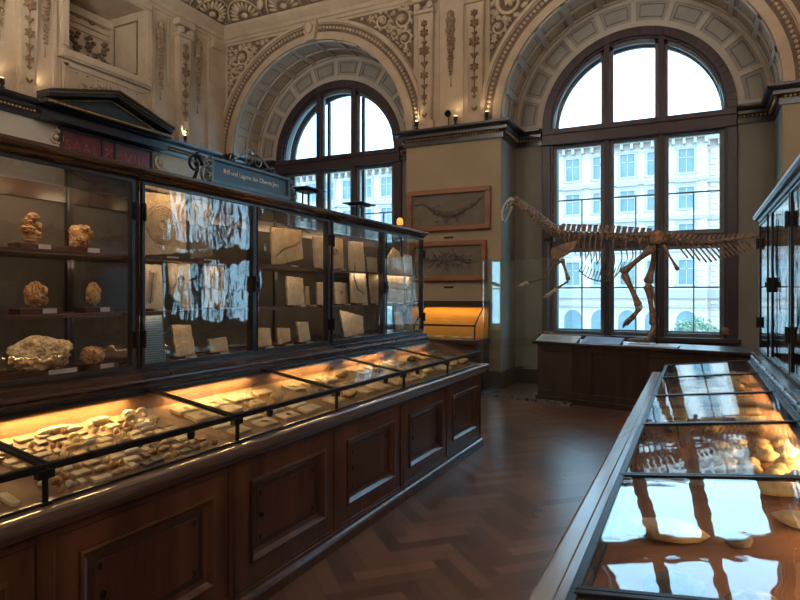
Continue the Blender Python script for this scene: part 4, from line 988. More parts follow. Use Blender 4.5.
def dpebble(D, x, y, w, d, h, ang, m, name, label, group, seed, ridged=False, cat='fossil'):
    b = MB(); z = tz(D, x)
    M = Matrix.Rotation(ang, 3, 'Z')
    if ridged:
        n = 9
        for k in range(n):
            t_ = (k + .5)/n*2 - 1; r = math.sqrt(1 - t_*t_*.8)
            b.blob(V((x, y, z + h*.45)) + M @ V((0, t_*w/2, 0)), (d*.5*r, w/n*.75, h*.55*r), 1)
    else: b.blob((x, y, z + h*.42), (d/2, w/2, h/2), 2, .35, 2.4, seed, M=M)
    o = b.build(name, m, smooth=True); tag(o, label, cat, group); return o
def ammonite(D, x, y, r, m, label, group):
    c = V((x, y, tz(D, x) + r*.95)); b = MB()
    ax = V((-D['s']*.85, -.35, .4)).normalized(); u = ax.cross(V((0,0,1))).normalized(); w = u.cross(ax)
    pts = []; rad = []
    for k in range(46):
        a = k*.36; q = r*.72*(1 - k/46)**.8 + .002; pts.append(c + (u*math.cos(a) + w*math.sin(a))*q); rad.append(r*.30*(1 - k/50)*(1 + .12*(k % 2)))
    b.tube(pts, rad, 8); o = b.build('ammonite', m, smooth=True); tag(o, label, 'fossil', group); return o
def fill_small(D, k, rows, n, seed):
    rr = random.Random(seed); y0, y1 = YS[k] + .05, YS[k+1] - .05; s = D['s']
    xa, xb = D['bar'] + s*.035, D['rear'] - s*.06
    for r in range(rows):
        x = xa + (xb - xa)*(r + .3)/(rows - .4); y = y0 + rr.uniform(0, .03)
        rowname = ('front' if r < rows*.34 else 'middle' if r < rows*.67 else 'rear')
        while y < y1 - .03:
            kd = rr.random(); w = rr.uniform(.03, .085) if kd > .35 else rr.uniform(.02, .036); w = min(w, y1 - y)
            xx = x + rr.uniform(-.012, .012); yy = y + w/2; dd = (abs(xb-xa)/rows)*rr.uniform(.6, .85)
            if kd < .35: dpebble(D, xx, yy, w, min(dd, w*.9), .03, rr.uniform(-.4, .4), rr.choice((shellm, ochre, amber, slabp)), 'fossil_shell', 'small rounded shell fossil in the %s row of the %s left desk bay' % (rowname, BAY[k]), 'small fossils in the %s left desk bay' % BAY[k], rr.randint(0, 999))
            elif kd < .55: dpebble(D, xx, yy, w, dd*.6, .028, rr.uniform(-.1, .1), rr.choice((shellm, ochre, bone_l)), 'fossil_tail', 'long ridged segmented fossil in the %s row of the %s left desk bay' % (rowname, BAY[k]), 'small fossils in the %s left desk bay' % BAY[k], 1, True)
            else: dslab(D, xx, yy, w*.95, dd, rr.uniform(-.06, .06), rr.choice((slabm, slabp, slabp, darkrock, foss, slabg)), 'small thin stone plate in the %s row of the %s left desk bay' % (rowname, BAY[k]), 'small fossils in the %s left desk bay' % BAY[k], rr.randint(0, 999), .014)
            y += w + rr.uniform(.006, .02)
fill_small(LEFT, 0, 4, 6, 21)
fill_small(LEFT, 1, 9, 9, 22)
# paper-backed specimens standing behind in the lit second bay
ammonite(LEFT, -2.50, 2.13, .032, shellm, 'cream coiled ammonite beneath the cluster at the right of the near lit desk bay', 'ammonites in the second left desk bay')
ammonite(LEFT, -2.55, 2.24, .032, shellm, 'cream coiled ammonite, the more right of the pair in the near lit desk bay', 'ammonites in the second left desk bay')
dpebble(LEFT, -2.60, 2.20, .10, .05, .05, .2, shellm, 'fossil_cluster', 'cream fossil cluster behind the pair of coiled ammonites', 'ammonites in the second left desk bay', 5)
dpebble(LEFT, -2.60, 1.80, .16, .05, .04, 0, shellm, 'fossil_tail', 'largest ridged cream fossil before the lit yellow back board', 'ridged fossils by the lit back board', 1, True)
dpebble(LEFT, -2.60, 2.02, .12, .05, .04, 0, shellm, 'fossil_tail', 'second ridged cream fossil before the lit yellow back board', 'ridged fossils by the lit back board', 1, True)
def fill_slabs(D, k, grid, seed, mats, side):
    rr = random.Random(seed); y0, y1 = YS[k] + .05, YS[k+1] - .05; s = D['s']; nx, ny = grid
    xa, xb = D['bar'] + s*.035, D['rear'] - s*.07
    depthname = {0: 'front', 1: 'second', 2: 'third', 3: 'rear'}; yname = ['nearest the camera', 'second along', 'third along', 'fourth along', 'fifth along']
    for i in range(nx):
        for j in range(ny):
            x = xa + (xb - xa)*(i + .5)/nx; y = y0 + (y1 - y0)*(j + .5)/ny
            d = abs(xb - xa)/nx*rr.uniform(.6, .85); w = (y1 - y0)/ny*rr.uniform(.62, .88)
            rn = 'front' if i == 0 else 'rear' if i == nx - 1 else 'middle' if nx == 3 else ['front', 'second', 'third', 'rear'][i]
            lb = 'stone slab in the %s row, %s, of the %s %s desk bay' % (rn, yname[j], BAY[k], side)
            gp = 'slabs in the %s %s desk bay' % (BAY[k], side)
            if rr.random() < .15: dpebble(D, x, y, min(w, .13), min(d, .1), .06, 0, rr.choice((shellm, darkrock, ochre)), 'fossil_nodule', lb.replace('stone slab', 'rounded fossil'), gp, rr.randint(0, 99))
            else: dslab(D, x, y, w, d, rr.uniform(-.08, .08), rr.choice(mats), lb, gp, rr.randint(0, 999), rr.uniform(.010, .02), rr.choice((None, None, 'spiral', 'curve', 'curve')))
fill_slabs(LEFT, 2, (4, 4), 31, (slabm, slabp, slabp), 'left'); fill_slabs(LEFT, 3, (3, 4), 32, (slabm, slabp, slabg), 'left')
fill_slabs(LEFT, 4, (3, 4), 33, (slabm, slabp), 'left'); fill_slabs(LEFT, 5, (3, 3), 34, (slabm, slabp), 'left')
# right desk
fill_slabs(RIGHT, 0, (2, 3), 41, (slabm, ochre), 'right')
G1 = 'fossils in the second right desk bay'
dpebble(RIGHT, -.07, 1.95, .085, .20, .075, .12, shellm, 'fossil_bone', 'long pale brown lumpy fossil lying across the second right desk bay', G1, 3)
dpebble(RIGHT, .11, 1.95, .06, .07, .04, .1, slabg, 'fossil_nodule', 'small grey stone right of the long pale brown fossil', G1, 4)
dpebble(RIGHT, .31, 2.14, .09, .24, .05, -.3, shellm, 'fossil_jaw', 'pale granular jaw-shaped fossil near the hinge rail', G1, 5)
dpebble(RIGHT, .33, 1.80, .12, .14, .07, .3, ochre, 'fossil_shell', 'round ochre shell at the right edge of the nearest glass', G1, 6)
dpebble(RIGHT, -.05, 1.60, .10, .16, .05, .8, darkrock, 'fossil_nodule', 'dark nodule near the bottom edge of the right desk', G1, 7)
dpebble(RIGHT, .12, 1.55, .10, .12, .05, .1, amber, 'fossil_nodule', 'amber nodule near the bottom edge of the right desk', G1, 8)
dslab(RIGHT, .27, 1.52, .18, .16, .1, slabm, 'brown slab at the bottom right of the right desk', G1, 9, .02)
rr = random.Random(5); G2 = 'shells heaped by the lamp in the third right desk bay'
k = 0; placed = []
for tr in range(400):
    x = rr.uniform(.10, .36); y = rr.uniform(2.62, 3.22); r = rr.uniform(.035, .055)
    if any(math.hypot(x-a, y-b) < (r+c)*.95 for a, b, c in placed): continue
    placed.append((x, y, r)); dpebble(RIGHT, x, y, r*2, r*1.7, .055, rr.uniform(0, 3), rr.choice((shellm, shellm, ochre)), 'fossil_shell', 'rounded yellow shell fossil in the lamplit heap of the third right desk bay', G2, tr)
dslab(RIGHT, .02, 2.6, .25, .12, .1, slabg, 'dull grey slab left of the shell heap in the right desk', G2, 12)
dpebble(RIGHT, .28, 2.47, .12, .22, .05, .2, shellm, 'fossil_shell', 'long yellow shell in front of the shell heap in the right desk', G2, 77)
dpebble(RIGHT, .36, 2.56, .10, .08, .055, 0, darkrock, 'fossil_nodule', 'dark nodule beside the lamplit shell heap', G2, 78)
fill_slabs(RIGHT, 3, (3, 3), 43, (slabm, ochre, slabp), 'right'); fill_slabs(RIGHT, 4, (3, 3), 44, (slabm, ochre), 'right'); fill_slabs(RIGHT, 5, (3, 3), 45, (slabm, ochre), 'right')
# ================================================================== FRAMED FOSSILS, PIER DESK, GLASS SCREEN
def framed(x0, x1, z0, z1, label, kind):
    y = YF - .012; o = empty('framed_fossil', ((x0+x1)/2, y, z0)); tag(o, label, 'framed fossil', 'framed fossils on the pier')
    b = MB(); w = .085
    for q in ((x0, z0, x1, z0 + w), (x0, z1 - w, x1, z1), (x0, z0 + w, x0 + w, z1 - w), (x1 - w, z0 + w, x1, z1 - w)):
        b.box(q[0], y - .10, q[1], q[2], y, q[3])
    b.build('frame', pframe, o, bevel=.008)
    b = MB(); b.box(x0 + w, y - .05, z0 + w, x1 - w, y, z1 - w); b.build('stone', pstone, o)
    b = MB(); f = (V((0, y - .05, 0)), V((1,0,0)), V((0,-1,0))); W, Hh = x1 - x0 - 2*w, z1 - z0 - 2*w; cx, cz = (x0+x1)/2, (z0+z1)/2
    if kind == 0:     # long swimming reptile: tail left, snout up to the right
        pts = [(-.46, .18), (-.36, .24), (-.27, .10), (-.16, -.08), (-.04, -.16), (.06, -.17), (.16, -.12), (.25, .0), (.31, .08), (.38, .18), (.46, .34)]
        P = [on(f, cx + a*W, cz + c*Hh, .004) for a, c in pts]
        b.tube(P, [.010, .018, .026, .032, .038, .040, .034, .028, .042, .026, .012], 6, flat=((0,1,0), .4))
        for k in range(26):
            t_ = k/26*4.2 + 2.6; i = int(t_); p = P[i].lerp(P[i+1], t_ - i)
            for s in (-1, 1): b.tube([p, p + V((R.uniform(-.03, .03), -.004, s*R.uniform(.045, .085)))], .007, 4)
        for (a, c) in ((-.17, -.36), (-.12, .14), (.12, -.34), (-.02, -.38)):
            p = on(f, cx + a*W, cz + c*Hh, .003)
            for q in range(6): b.tube([p, p + V((R.uniform(-.06, .06), 0, R.uniform(-.04, .04)))], .005, 4)
    else:             # jumbled skeleton, roughly radial
        P = [on(f, cx + a*W, cz + c*Hh, .004) for a, c in ((-.46, -.02), (-.3, .03), (-.12, .06), (.05, .0), (.22, .04), (.44, -.04))]
        b.tube(P, [.006, .012, .02, .02, .014, .006], 6, flat=((0,1,0), .4))
        for k in range(46):
            a = R.uniform(0, 6.28); r0 = R.uniform(.02, .16); r1 = r0 + R.uniform(.06, .16)
            c0 = V((cx + R.uniform(-.12, .12)*W*1.6, y - .055, cz + .02))
            b.tube([c0 + V((math.cos(a)*r0*1.4, 0, math.sin(a)*r0*.6)), c0 + V((math.cos(a)*r1*1.5, 0, math.sin(a)*r1*.75))], .009, 4)
    b.build('fossil', darkrock, o, smooth=True)
framed(-4.70, -3.15, 2.74, 3.47, 'upper red-framed fossil of a long reptile with raised snout', 0)
framed(-4.66, -3.22, 1.85, 2.55, 'lower red-framed fossil of a jumbled skeleton on the pier wall', 1)
for z, t_ in ((2.62, 'upper'), (1.74, 'lower')):
    b = MB(); b.box(-4.02, YF - .02, z - .02, -3.84, YF - .012, z + .015); tag(b.build('name_plate', blackm), 'small dark name plate under the %s framed fossil' % t_, 'name plate', 'name plates on the pier')
# lit desk case against the pier
pd = empty('pier_desk_case', (-3.85, 9.75, 0)); tag(pd, 'small desk case glowing amber inside, under the framed fossils on the pier', 'display case')
x0, x1, yf, yb = -4.62, -3.18, 9.35, 10.08
b = MB(); b.box(x0, yf + .06, 0, x1, yb, .80); b.box(x0 - .03, yf, .80, x1 + .03, yb, .87); b.build('body', wood_d, pd, bevel=.005)
b = MB()
for a in (x0 + .08, (x0+x1)/2 + .03): b.box(a, yf + .045, .12, a + .6, yf + .06, .72)
b.build('door_panel', wood, pd, bevel=.008)
b = MB(); b.box(x0, yb - .04, .87, x1, yb, 1.44); b.build('back_board', mat('amber_back_board', (.55, .30, .08), (.62, .35, .10), 3, .7), pd)
b = MB(); b.box(x0 - .02, yb - .22, 1.40, x1 + .02, yb, 1.50); b.build('lamp_hood', wood_d, pd, bevel=.004)
b = MB(); zb_, yb_ = 1.10, yf + .04
b.box(x0, yb_ - .015, zb_ - .015, x1, yb_ + .015, zb_ + .015)
for x in (x0 + .01, x0 + .35, x1 - .02):
    b.tube([(x, yb_, zb_), (x, yb - .2, 1.42)], .012, 6); b.tube([(x, yb_, .87), (x, yb_, zb_)], .014, 6)
b.build('lid_frame', blackm, pd)
b = MB(); b.prism([(x0 + .01, yb_, zb_), (x1 - .01, yb_, zb_), (x1 - .01, yb - .2, 1.42), (x0 + .01, yb - .2, 1.42)], (0, 0, .005)); b.box(x0 + .01, yb_ - .002, .87, x1 - .01, yb_ + .002, zb_ - .01); b.build('pane', gplain, pd)
area('light', (-3.9, yb - .13, 1.39), (0, 0, 0), 1.3, 2.4, (1, .50, .12), pd, .06)
DP = dict(zf=.872, zr=.872, bar=0, rear=1, s=1)
for k, (x, w, m) in enumerate(((-4.25, .2, slabp), (-3.95, .24, slabm), (-3.62, .16, slabp), (-3.38, .18, slabm))):
    dslab(DP, x, 9.62, .22, w, 0, m, '%s slab in the amber-lit case under the framed fossils' % ['leftmost', 'second', 'third', 'rightmost'][k], 'slabs in the pier desk case', k + 50, .03)
# glass screen by the pedestal
DR = V((.967, -.254, 0)); NR = V((.254, .967, 0)); Z3 = V((0,0,1)); P0 = V((-2.19, 9.27, 0))
pA = PL(483, 262, P0 - NR*.16, DR); pC = PL(572, 262, P0 - NR*.16, DR); pA.z = pC.z = 0; pB = pA + V((.16, .44, 0))
g = empty('glass_screen', (pA.x, pA.y, 0)); tag(g, 'tall clear glass screen at the left end of the skeleton pedestal', 'glass screen')
for i, (p, q) in enumerate(((pA, pB), (pA, pC))):
    d = (q - p).normalized(); n = V((-d.y, d.x, 0)); p = p + d*(.004 + .01*i); q = q - d*.004
    b = MB(); b.prism([p + V((0,0,.03)), q + V((0,0,.03)), q + V((0,0,2.14)), p + V((0,0,2.14))], n*.008); b.build('pane', gscreen if i == 0 else gplain, g)
    b = MB(); b.prism([p - n*.015, q - n*.015, q + n*.023, p + n*.023], (0, 0, .05)); b.build('floor_channel', steel, g)
    b = MB(); b.prism([p - n*.001, q - n*.001, q + n*.009, p + n*.009], (0, 0, .006)); 
    for v_ in range(len(b.v)): b.v[v_] = b.v[v_] + V((0, 0, 2.14))
    b.build('top_edge', steel, g)

# ================================================================== PEDESTAL AND SKELETON
PLn = 3.25; PD = .78
def pp(a, b_, z): return P0 + DR*a + NR*b_ + Z3*z
pe = empty('skeleton_pedestal', pp(PLn/2, PD/2, 0)); tag(pe, 'long dark panelled wooden pedestal carrying the skeleton by the window', 'pedestal')
def pbox(mb, a0, b0, z0, a1, b1, z1): mb.prism([pp(a0, b0, z0), pp(a1, b0, z0), pp(a1, b1, z0), pp(a0, b1, z0)], Z3*(z1 - z0))
b = MB(); pbox(b, .03, .03, .08, PLn - .03, PD - .03, .86); pbox(b, .0, .0, 0, PLn, PD, .08); b.build('body', wood_d, pe, bevel=.004)
b = MB(); pbox(b, -.03, -.04, .86, PLn + .03, PD + .03, .90); b.build('top', wood_d, pe, bevel=.005)
b = MB()
for k in range(5): a = .03 + k*(PLn - .14)/4; pbox(b, a, .012, .08, a + .08, .03, .86)
pbox(b, .03, .014, .76, PLn - .03, .03, .86); pbox(b, .03, .014, .08, PLn - .03, .03, .17); b.build('face_frame', wood_d, pe, bevel=.004)
def reader(a0, a1, z1, m, label, lines=True):
    o = empty('info_panel', pp((a0+a1)/2, .06, .90)); tag(o, label, 'information panel', 'information panels on the pedestal')
    b = MB(); b.prism([pp(a0, -.02, .905), pp(a1, -.02, .905), pp(a1, .17, z1), pp(a0, .17, z1)], Z3*.012 ); b.build('board', m, o, bevel=.002)
    b = MB(); b.prism([pp(a0 + .02, .17, .90), pp(a0 + .02, .02, .90), pp(a0 + .02, .17, z1)], DR*.01); b.prism([pp(a1 - .03, .17, .90), pp(a1 - .03, .02, .90), pp(a1 - .03, .17, z1)], DR*.01); b.build('support', blackm, o)
    if lines:
        b = MB()
        for k in range(6):
            t_ = .2 + k*.12; z = .905 + (z1 - .905)*t_ + .0125; bb = -.02 + .19*t_
            b.prism([pp(a0 + .05, bb, z), pp(a0 + (a1-a0)*(.45 if k % 2 else .6), bb, z), pp(a0 + (a1-a0)*(.45 if k % 2 else .6), bb + .006, z + .002), pp(a0 + .05, bb + .006, z + .002)], Z3*.001)
        b.build('printed_lines', inkm, o)
reader(.02, .66, .985, whitep, 'cream information panel at the left end of the pedestal')
reader(.74, 1.30, .985, panelb, 'blue information panel in the middle of the pedestal front')
reader(1.34, 2.05, .925, whitep, 'flat white information panel below the standing foot')
# skeleton ------------------------------------------------------------
sk = empty('dinosaur_skeleton', pp(1.75, .36, .90)); tag(sk, 'mounted brown dinosaur skeleton striding on the pedestal before the window', 'skeleton')
A0 = P0 + NR*.36
def K(px, py, off=0): return PL(px, py, (A0 + NR*off), DR)
def cat(pts, n):
    """smooth polyline through points"""
    out = []; m = len(pts)
    for i in range(m - 1):
        p0, p1, p2, p3 = pts[max(i-1, 0)], pts[i], pts[i+1], pts[min(i+2, m-1)]
        for k in range(n):
            t_ = k/n; out.append(.5*((2*p1) + (p2-p0)*t_ + (2*p0-5*p1+4*p2-p3)*t_*t_ + (3*p1-p0-3*p2+p3)*t_**3))
    out.append(pts[-1]); return out
def walk(poly, ds):
    """points every ds (callable of travelled fraction) along poly"""
    L = [0]
    for a, b_ in zip(poly[:-1], poly[1:]): L.append(L[-1] + (b_ - a).length)
    s = 0; res = []; T = L[-1]
    while s < T:
        i = max(j for j in range(len(L)) if L[j] <= s); i = min(i, len(poly)-2); u = (s - L[i])/max(1e-6, L[i+1]-L[i])
        res.append((poly[i].lerp(poly[i+1], u), (poly[i+1]-poly[i]).normalized(), s/T)); s += ds(s/T)
    return res
def vertebra(name, p, t_, ln, r, sp, tr, slant=0.0, m=bone):
    b = MB(); up = (Z3 - t_*Z3.dot(t_)).normalized(); sd = t_.cross(up)
    b.tube([p - t_*ln*.5, p - t_*ln*.35, p, p + t_*ln*.35, p + t_*ln*.5], [r*1.05, r, r*.72, r, r*1.05], 8)
    if sp:
        q = p + up*(r + sp*.5) + t_*slant*sp*.5; b.obox(q, ((up + t_*slant), t_, sd), (sp*.5, ln*.34, r*.26))
        b.obox(p + up*(r + sp) + t_*slant*sp, (up, t_, sd), (sp*.08, ln*.38, r*.32))
    if tr:
        for s in (-1, 1): b.tube([p + up*r*.6 + sd*s*r*.4, p + up*r*.9 + sd*s*(r + tr)], [r*.3, r*.16], 5)
    o = b.build(name, m, sk); return o
neck = cat([K(514, 200), K(522, 207), K(531, 214), K(541, 223), K(551, 231), K(562, 234)], 6)
for p, t_, f_ in walk(neck, lambda f: .078): vertebra('neck_vertebra', p, t_, .07, .040 + .022*f_, .035 + .03*f_, .045, -.2)
back = cat([K(562, 234), K(580, 235), K(605, 236), K(630, 238), K(652, 240)], 6)
BK = walk(back, lambda f: .086)
for p, t_, f_ in BK: vertebra('back_vertebra', p, t_, .078, .052, .10, .06, .1)
tail = cat([K(660, 240), K(680, 241), K(702, 242), K(725, 240), K(745, 238), K(764, 235)], 6)
TL = walk(tail, lambda f: .075 - .03*f)
for i, (p, t_, f_) in enumerate(TL):
    vertebra('tail_vertebra', p, t_, .066 - .028*f_, .046*(1 - .70*f_), .062*(1 - .6*f_) + .008, .035*(1 - f_), .55)
    if 2 < i < 26:
        L_ = .30*(1 - abs(f_ - .35)*1.1)
        if L_ > .03:
            b = MB(); q = p - Z3*.04; d = (t_*.62 - Z3*.78).normalized()
            b.tube([q, q + d*L_*.6, q + d*L_], [.012, .011, .013], 5); b.build('chevron', bone, sk)
# ribs
for i, (p, t_, f_) in enumerate(BK):
    if f_ < .05 or f_ > .90 or (i % 2 and f_ > .55): continue
    L_ = .08 + .36*math.sin(PI*min(1, (f_ - .02)*1.05))**.8
    for s in (-1, 1):
        w = .17*math.sin(PI*min(1, f_ + .08))**.5; sd = NR*s
        c = [p + sd*.03, p + sd*w*.7 - Z3*.02, p + sd*w - Z3*L_*.35, p + sd*w*.95 - Z3*L_*.75 + t_*.02, p + sd*w*.6 - Z3*L_ + t_*.0]
        b = MB(); b.tube(cat(c, 4), [.010]*8 + [.009]*5 + [.008, .007, .006, .005][:4], 5); b.build('rib', bone, sk)
# skull
b = MB(); up0, up1, up2 = K(514, 198), K(506, 202), K(502, 219)
sd = NR
for s in (-1, 1):
    b.tube(cat([K(514, 199, s*.035), K(508, 201, s*.05), K(503, 208, s*.035), K(502, 220, s*.012)], 4), [.024, .028, .028, .027, .025, .022, .020, .020, .018, .017, .016, .014, .011], 6)
    b.tube(cat([K(512, 203, s*.045), K(508, 206, s*.05), K(505, 210, s*.035)], 4), .008, 5)
    b.tube([K(507, 200, s*.045), K(508, 206, s*.05)], .008, 5)
b.blob(K(512, 200), (.065, .06, .05), 2, .2, 2, 3); b.blob(K(502.5, 219), (.02, .022, .035), 1)
so = b.build('skull', bone_l, sk, smooth=True)
b = MB()
for s in (-1, 1): b.tube(cat([K(512, 206, s*.045), K(509.5, 213, s*.03), K(505, 222, s*.008)], 4), [.020, .019, .018, .016, .015, .014, .013, .012, .011], 6)
b.build('jaw', bone_l, so, origin=wloc(so), smooth=True)
def longbone(name, a, c, r, m=bone, bend=None):
    b = MB(); mid = [a.lerp(c, q) for q in (0, .06, .16, .35, .5, .65, .84, .94, 1)]
    if bend is not None: mid = [p + bend*math.sin(PI*q) for p, q in zip(mid, (0, .06, .16, .35, .5, .65, .84, .94, 1))]
    b.tube(mid, [r*q for q in (1.1, 1.55, 1.15, .82, .75, .8, 1.1, 1.45, 1.0)], 8); return b.build(name, m, sk, smooth=True)
for s in (-1, 1):
    o_ = s*.17
    b = MB(); b.prism([K(578, 240, o_*.8), K(574, 250, o_), K(560, 259, o_), K(552, 258, o_), K(551, 249, o_), K(560, 245, o_)], NR*.022*s); b.prism([K(556, 256, o_), K(551, 262, o_*.7), K(556, 266, o_*.5), K(562, 262, o_*.8)], NR*.02*s)
    b.build('shoulder_blade', bone, sk, bevel=.006)
# forelimbs (near arm bent back, far arm reaching forward)
longbone('humerus', K(562, 259, -.17), K(568.5, 280, -.19), .026); longbone('humerus', K(554, 259, .17), K(547, 277, .18), .026)
for s in (-.012, .014):
    longbone('forearm_bone', K(568.5, 281, -.19 + s), K(556, 289 + s*60, -.20 + s), .012); longbone('forearm_bone', K(547, 277, .18 + s), K(527, 283 + s*60, .18 + s), .012)
def hand(base, ddir, spread, r=.016, L_=.20, name='hand', mm=bone_l, nf=4):
    b = MB(); b.blob(base, (.045, .045, .035), 2, .3, 2, 4)
    for k in range(nf):
        a = (k - (nf-1)/2)*spread; d = (ddir + NR*a + Z3*(-.12 + .12*(k % 2))).normalized()
        p = base; ln = L_*(1 - .12*abs(k - 1)); pts = [p]
        for q in range(3): d = (d - Z3*.16).normalized(); p = p + d*ln/3; pts.append(p)
        b.tube(pts, [r*1.2, r, r*.9, r*.35], 6)
        for q in pts[1:3]: b.blob(q, (r*1.4,)*3, 1)
    return b.build(name, mm, sk, smooth=True)
hand(K(556, 290, -.20), -DR*1.0 - Z3*.25, .30, L_=.24); hand(K(527, 283, .18), -DR - Z3*.0, .35, L_=.16)
# pelvis
for s in (-1, 1):
    o_ = s*.09
    b = MB(); b.prism([K(650, 232, o_), K(656, 229, o_), K(664, 233, o_), K(668, 240, o_), K(660, 244, o_), K(650, 243, o_)], NR*.025*s); b.build('pelvis', bone, sk, bevel=.008)
    longbone('ischium', K(663, 245, o_*.8), K(678, 270, o_*.4), .020); longbone('pubis', K(655, 246, o_*.8), K(636, 262, o_*.7), .016)
b = MB(); b.prism([K(653, 233, -.125), K(661, 230, -.125), K(663, 240, -.125), K(655, 242, -.125)], NR*-.012); b.build('sacral_plate', amber, sk, bevel=.004)
# legs: lifted near leg, standing far leg
longbone('femur', K(652, 248, -.11), K(622, 273, -.13), .046); longbone('tibia', K(624, 274, -.13), K(639, 306, -.13), .038); longbone('fibula', K(628, 276, -.15), K(641, 305, -.145), .012)
longbone('femur', K(657, 248, .09), K(648, 283, .10), .050); longbone('tibia', K(648, 285, .10), K(654, 325, .10), .044); longbone('fibula', K(652, 287, .08), K(658, 324, .09), .014)
def foot(ank, ball, L_, fw, nm, flat, k_=1.0):
    b = MB(); d0 = (ball - ank)
    for k in (-1, 0, 1):
        q = ball + NR*k*.045; b.tube([ank + NR*k*.02, ank.lerp(q, .5) + NR*k*.004, q], [.030*k_, .024*k_, .028*k_], 7)
        d = (fw + NR*k*.35).normalized(); p = q; pts = [p]; ln = L_*(1 if k == 0 else .82)
        for j in range(4):
            d = (d - Z3*(.02 if flat else .22)).normalized(); p = p + d*ln/4
            if flat: p = V((p.x, p.y, max(p.z, .94)))
            pts.append(p)
        b.tube(pts, [.030*k_, .026*k_, .024*k_, .018*k_, .005], 7)
        for j in pts[1:3]: b.blob(j, (.029*k_,)*3, 1)
    return b.build(nm, bone, sk, smooth=True)
foot(K(640, 308, -.13), K(632, 318, -.13), .20, (-DR*.9 - Z3*.45), 'foot', False)
fb = K(650, 337, .10); fb.z = .965
foot(K(655, 326, .10), fb, .34, -DR, 'foot', True, 1.5)
# ankle rings (white repairs)
b = MB(); b.tube([K(646, 283.5, .10), K(651, 284, .10)], .03, 8); b.tube([K(637, 306.5, -.13), K(642, 307, -.13)], .026, 8); b.build('white_joint', whitep, sk)
# belly ribs: basket
for k in range(15):
    f_ = k/14; px = 579 + 42*f_; py = 270 + 11.5*math.sin(PI*(f_*.92 + .05)); c = K(px, py)
    b = MB()
    b.tube([K(px + 4, py - 9 - 2*math.sin(PI*f_), -.13), K(px + 1.5, py - 3, -.07), c, K(px + 1.5, py - 3, .07), K(px + 4, py - 9, .13)], .0055, 5)
    b.build('belly_rib', bone, sk)
b = MB(); b.tube(cat([K(579, 270), K(587, 277), K(600, 281), K(612, 279), K(622, 269), K(634, 262)], 4), .009, 6); b.build('breastbone', bone, sk)
# steel armature
b = MB(); c0 = K(657, 262, .0); pb = V((c0.x, c0.y, .90))
b.tube([pb, K(657, 243)], .012, 8); b.lathe([(.06, 0), (.06, .012), (.02, .02)], pb, 14)
b.tube([x - Z3*.01 for x in back] + [x for x in tail], .012, 6); b.build('support_rod', blackm, sk)
b = MB(); q = K(550, 240); b.obox(q, (DR, NR, Z3), (.075, .05, .03)); b.build('neck_clamp', blackm, sk)
# wooden weight block hung on a wire at the left
q = K(548, 322, .25); top = K(548, 243, .0)
wb_ = empty('wooden_block', (q.x, q.y, q.z - .05)); tag(wb_, 'small brown wooden block on a thin wire below the neck', 'wooden block')
q.z = .965
wb_.location = (q.x, q.y, .90)
b = MB(); b.obox(q, (DR, NR, Z3), (.06, .05, .05)); b.obox(q - Z3*.057, (DR, NR, Z3), (.08, .07, .007)); b.build('block', mat('block_wood', (.25, .11, .05), (.36, .17, .08), 8, .5), wb_, bevel=.004)
b = MB(); b.tube([q + Z3*.05, V((q.x, q.y, top.z))], .004, 5); b.build('wire', steel, wb_)
# little gilt figure on the sill at the right
q = PY(725, 333, YB - .08); b = MB(); q.z = .98
b.box(q.x - .05, q.y - .03, .981, q.x + .05, q.y + .03, .995); b.blob((q.x, q.y, 1.04), (.05, .03, .045), 3, .6, 2.5, 4)
tag(b.build('fossil_nodule', amber), 'small orange fossil on the window sill right of the skeleton tail', 'fossil')

# ================================================================== STREET OUTSIDE
mb = MB(); mb.box(-90, YB + 1, -5.3, 70, 90, -5.0); struct(mb, 'street', asph)
def building(x0, x1, y, xs, label, rows, top=16.6):
    o = empty('apartment_building', ((x0+x1)/2, y, -5)); tag(o, label, 'building')
    b = MB(); b.box(x0, y, -5, x1, y + 12, top); b.build('wall', fac, o)
    b = MB()
    for (z, h, pj) in ((15.9, .7, .9), (12.05, .35, .35), (8.6, .3, .25), (5.6, .3, .3), (1.3, .8, .5), (.45, .22, .3)):
        b.box(x0, y - pj, z, x1, y, z + h)
    k = x0
    while k < x1: b.box(k, y - .8, 15.4, k + .25, y, 15.9); k += .9
    b.build('cornice', fac2, o)
    b = MB()
    for xx in (x0 + .3, x1 - .9):
        z = -5
        while z < 15: b.box(xx, y - .12, z, xx + .6, y, z + .42); z += .52
    b.build('quoins', fac, o)
    for x in xs:
        for (z0, z1, ped) in rows:
            b = MB(); w = .62
            for q in ((x - w - .22, z0, x - w, z1), (x + w, z0, x + w + .22, z1), (x - w - .3, z1, x + w + .3, z1 + .25), (x - w - .35, z0 - .2, x + w + .35, z0)): b.box(q[0], y - .14, q[1], q[2], y + .0, q[3])
            if ped: b.prism([(x - w - .45, y - .4, z1 + .45), (x + w + .45, y - .4, z1 + .45), (x, y - .4, z1 + 1.0)], (0, .4, 0))
            b.box(x - .045, y - .08, z0, x + .045, y, z1); b.box(x - w, y - .08, z0 + (z1-z0)*.62, x + w, y, z0 + (z1-z0)*.62 + .09)
            wo = b.build('window', fac2, o)
            b = MB(); b.box(x - w, y - .03, z0, x + w, y + .02, z1); b.build('pane', facg, wo, origin=wloc(wo))
        b = MB(); pts = [(x + .85*math.cos(a*PI/10), y - .03, -.75 + .9*math.sin(a*PI/10)) for a in range(11)] + [(x - .85, y - .03, -4.6), (x + .85, y - .03, -4.6)]
        b.prism(pts, (0, .05, 0)); b.build('ground_floor_arch', facg, o)
rows = ((12.9, 15.0, False), (9.6, 11.5, True), (6.2, 8.1, True), (2.6, 4.8, False))
building(-52, -19.01, 62, [-49.5 + 2.55*k for k in range(12)], 'pale building across the street, seen through the left arched window', rows)
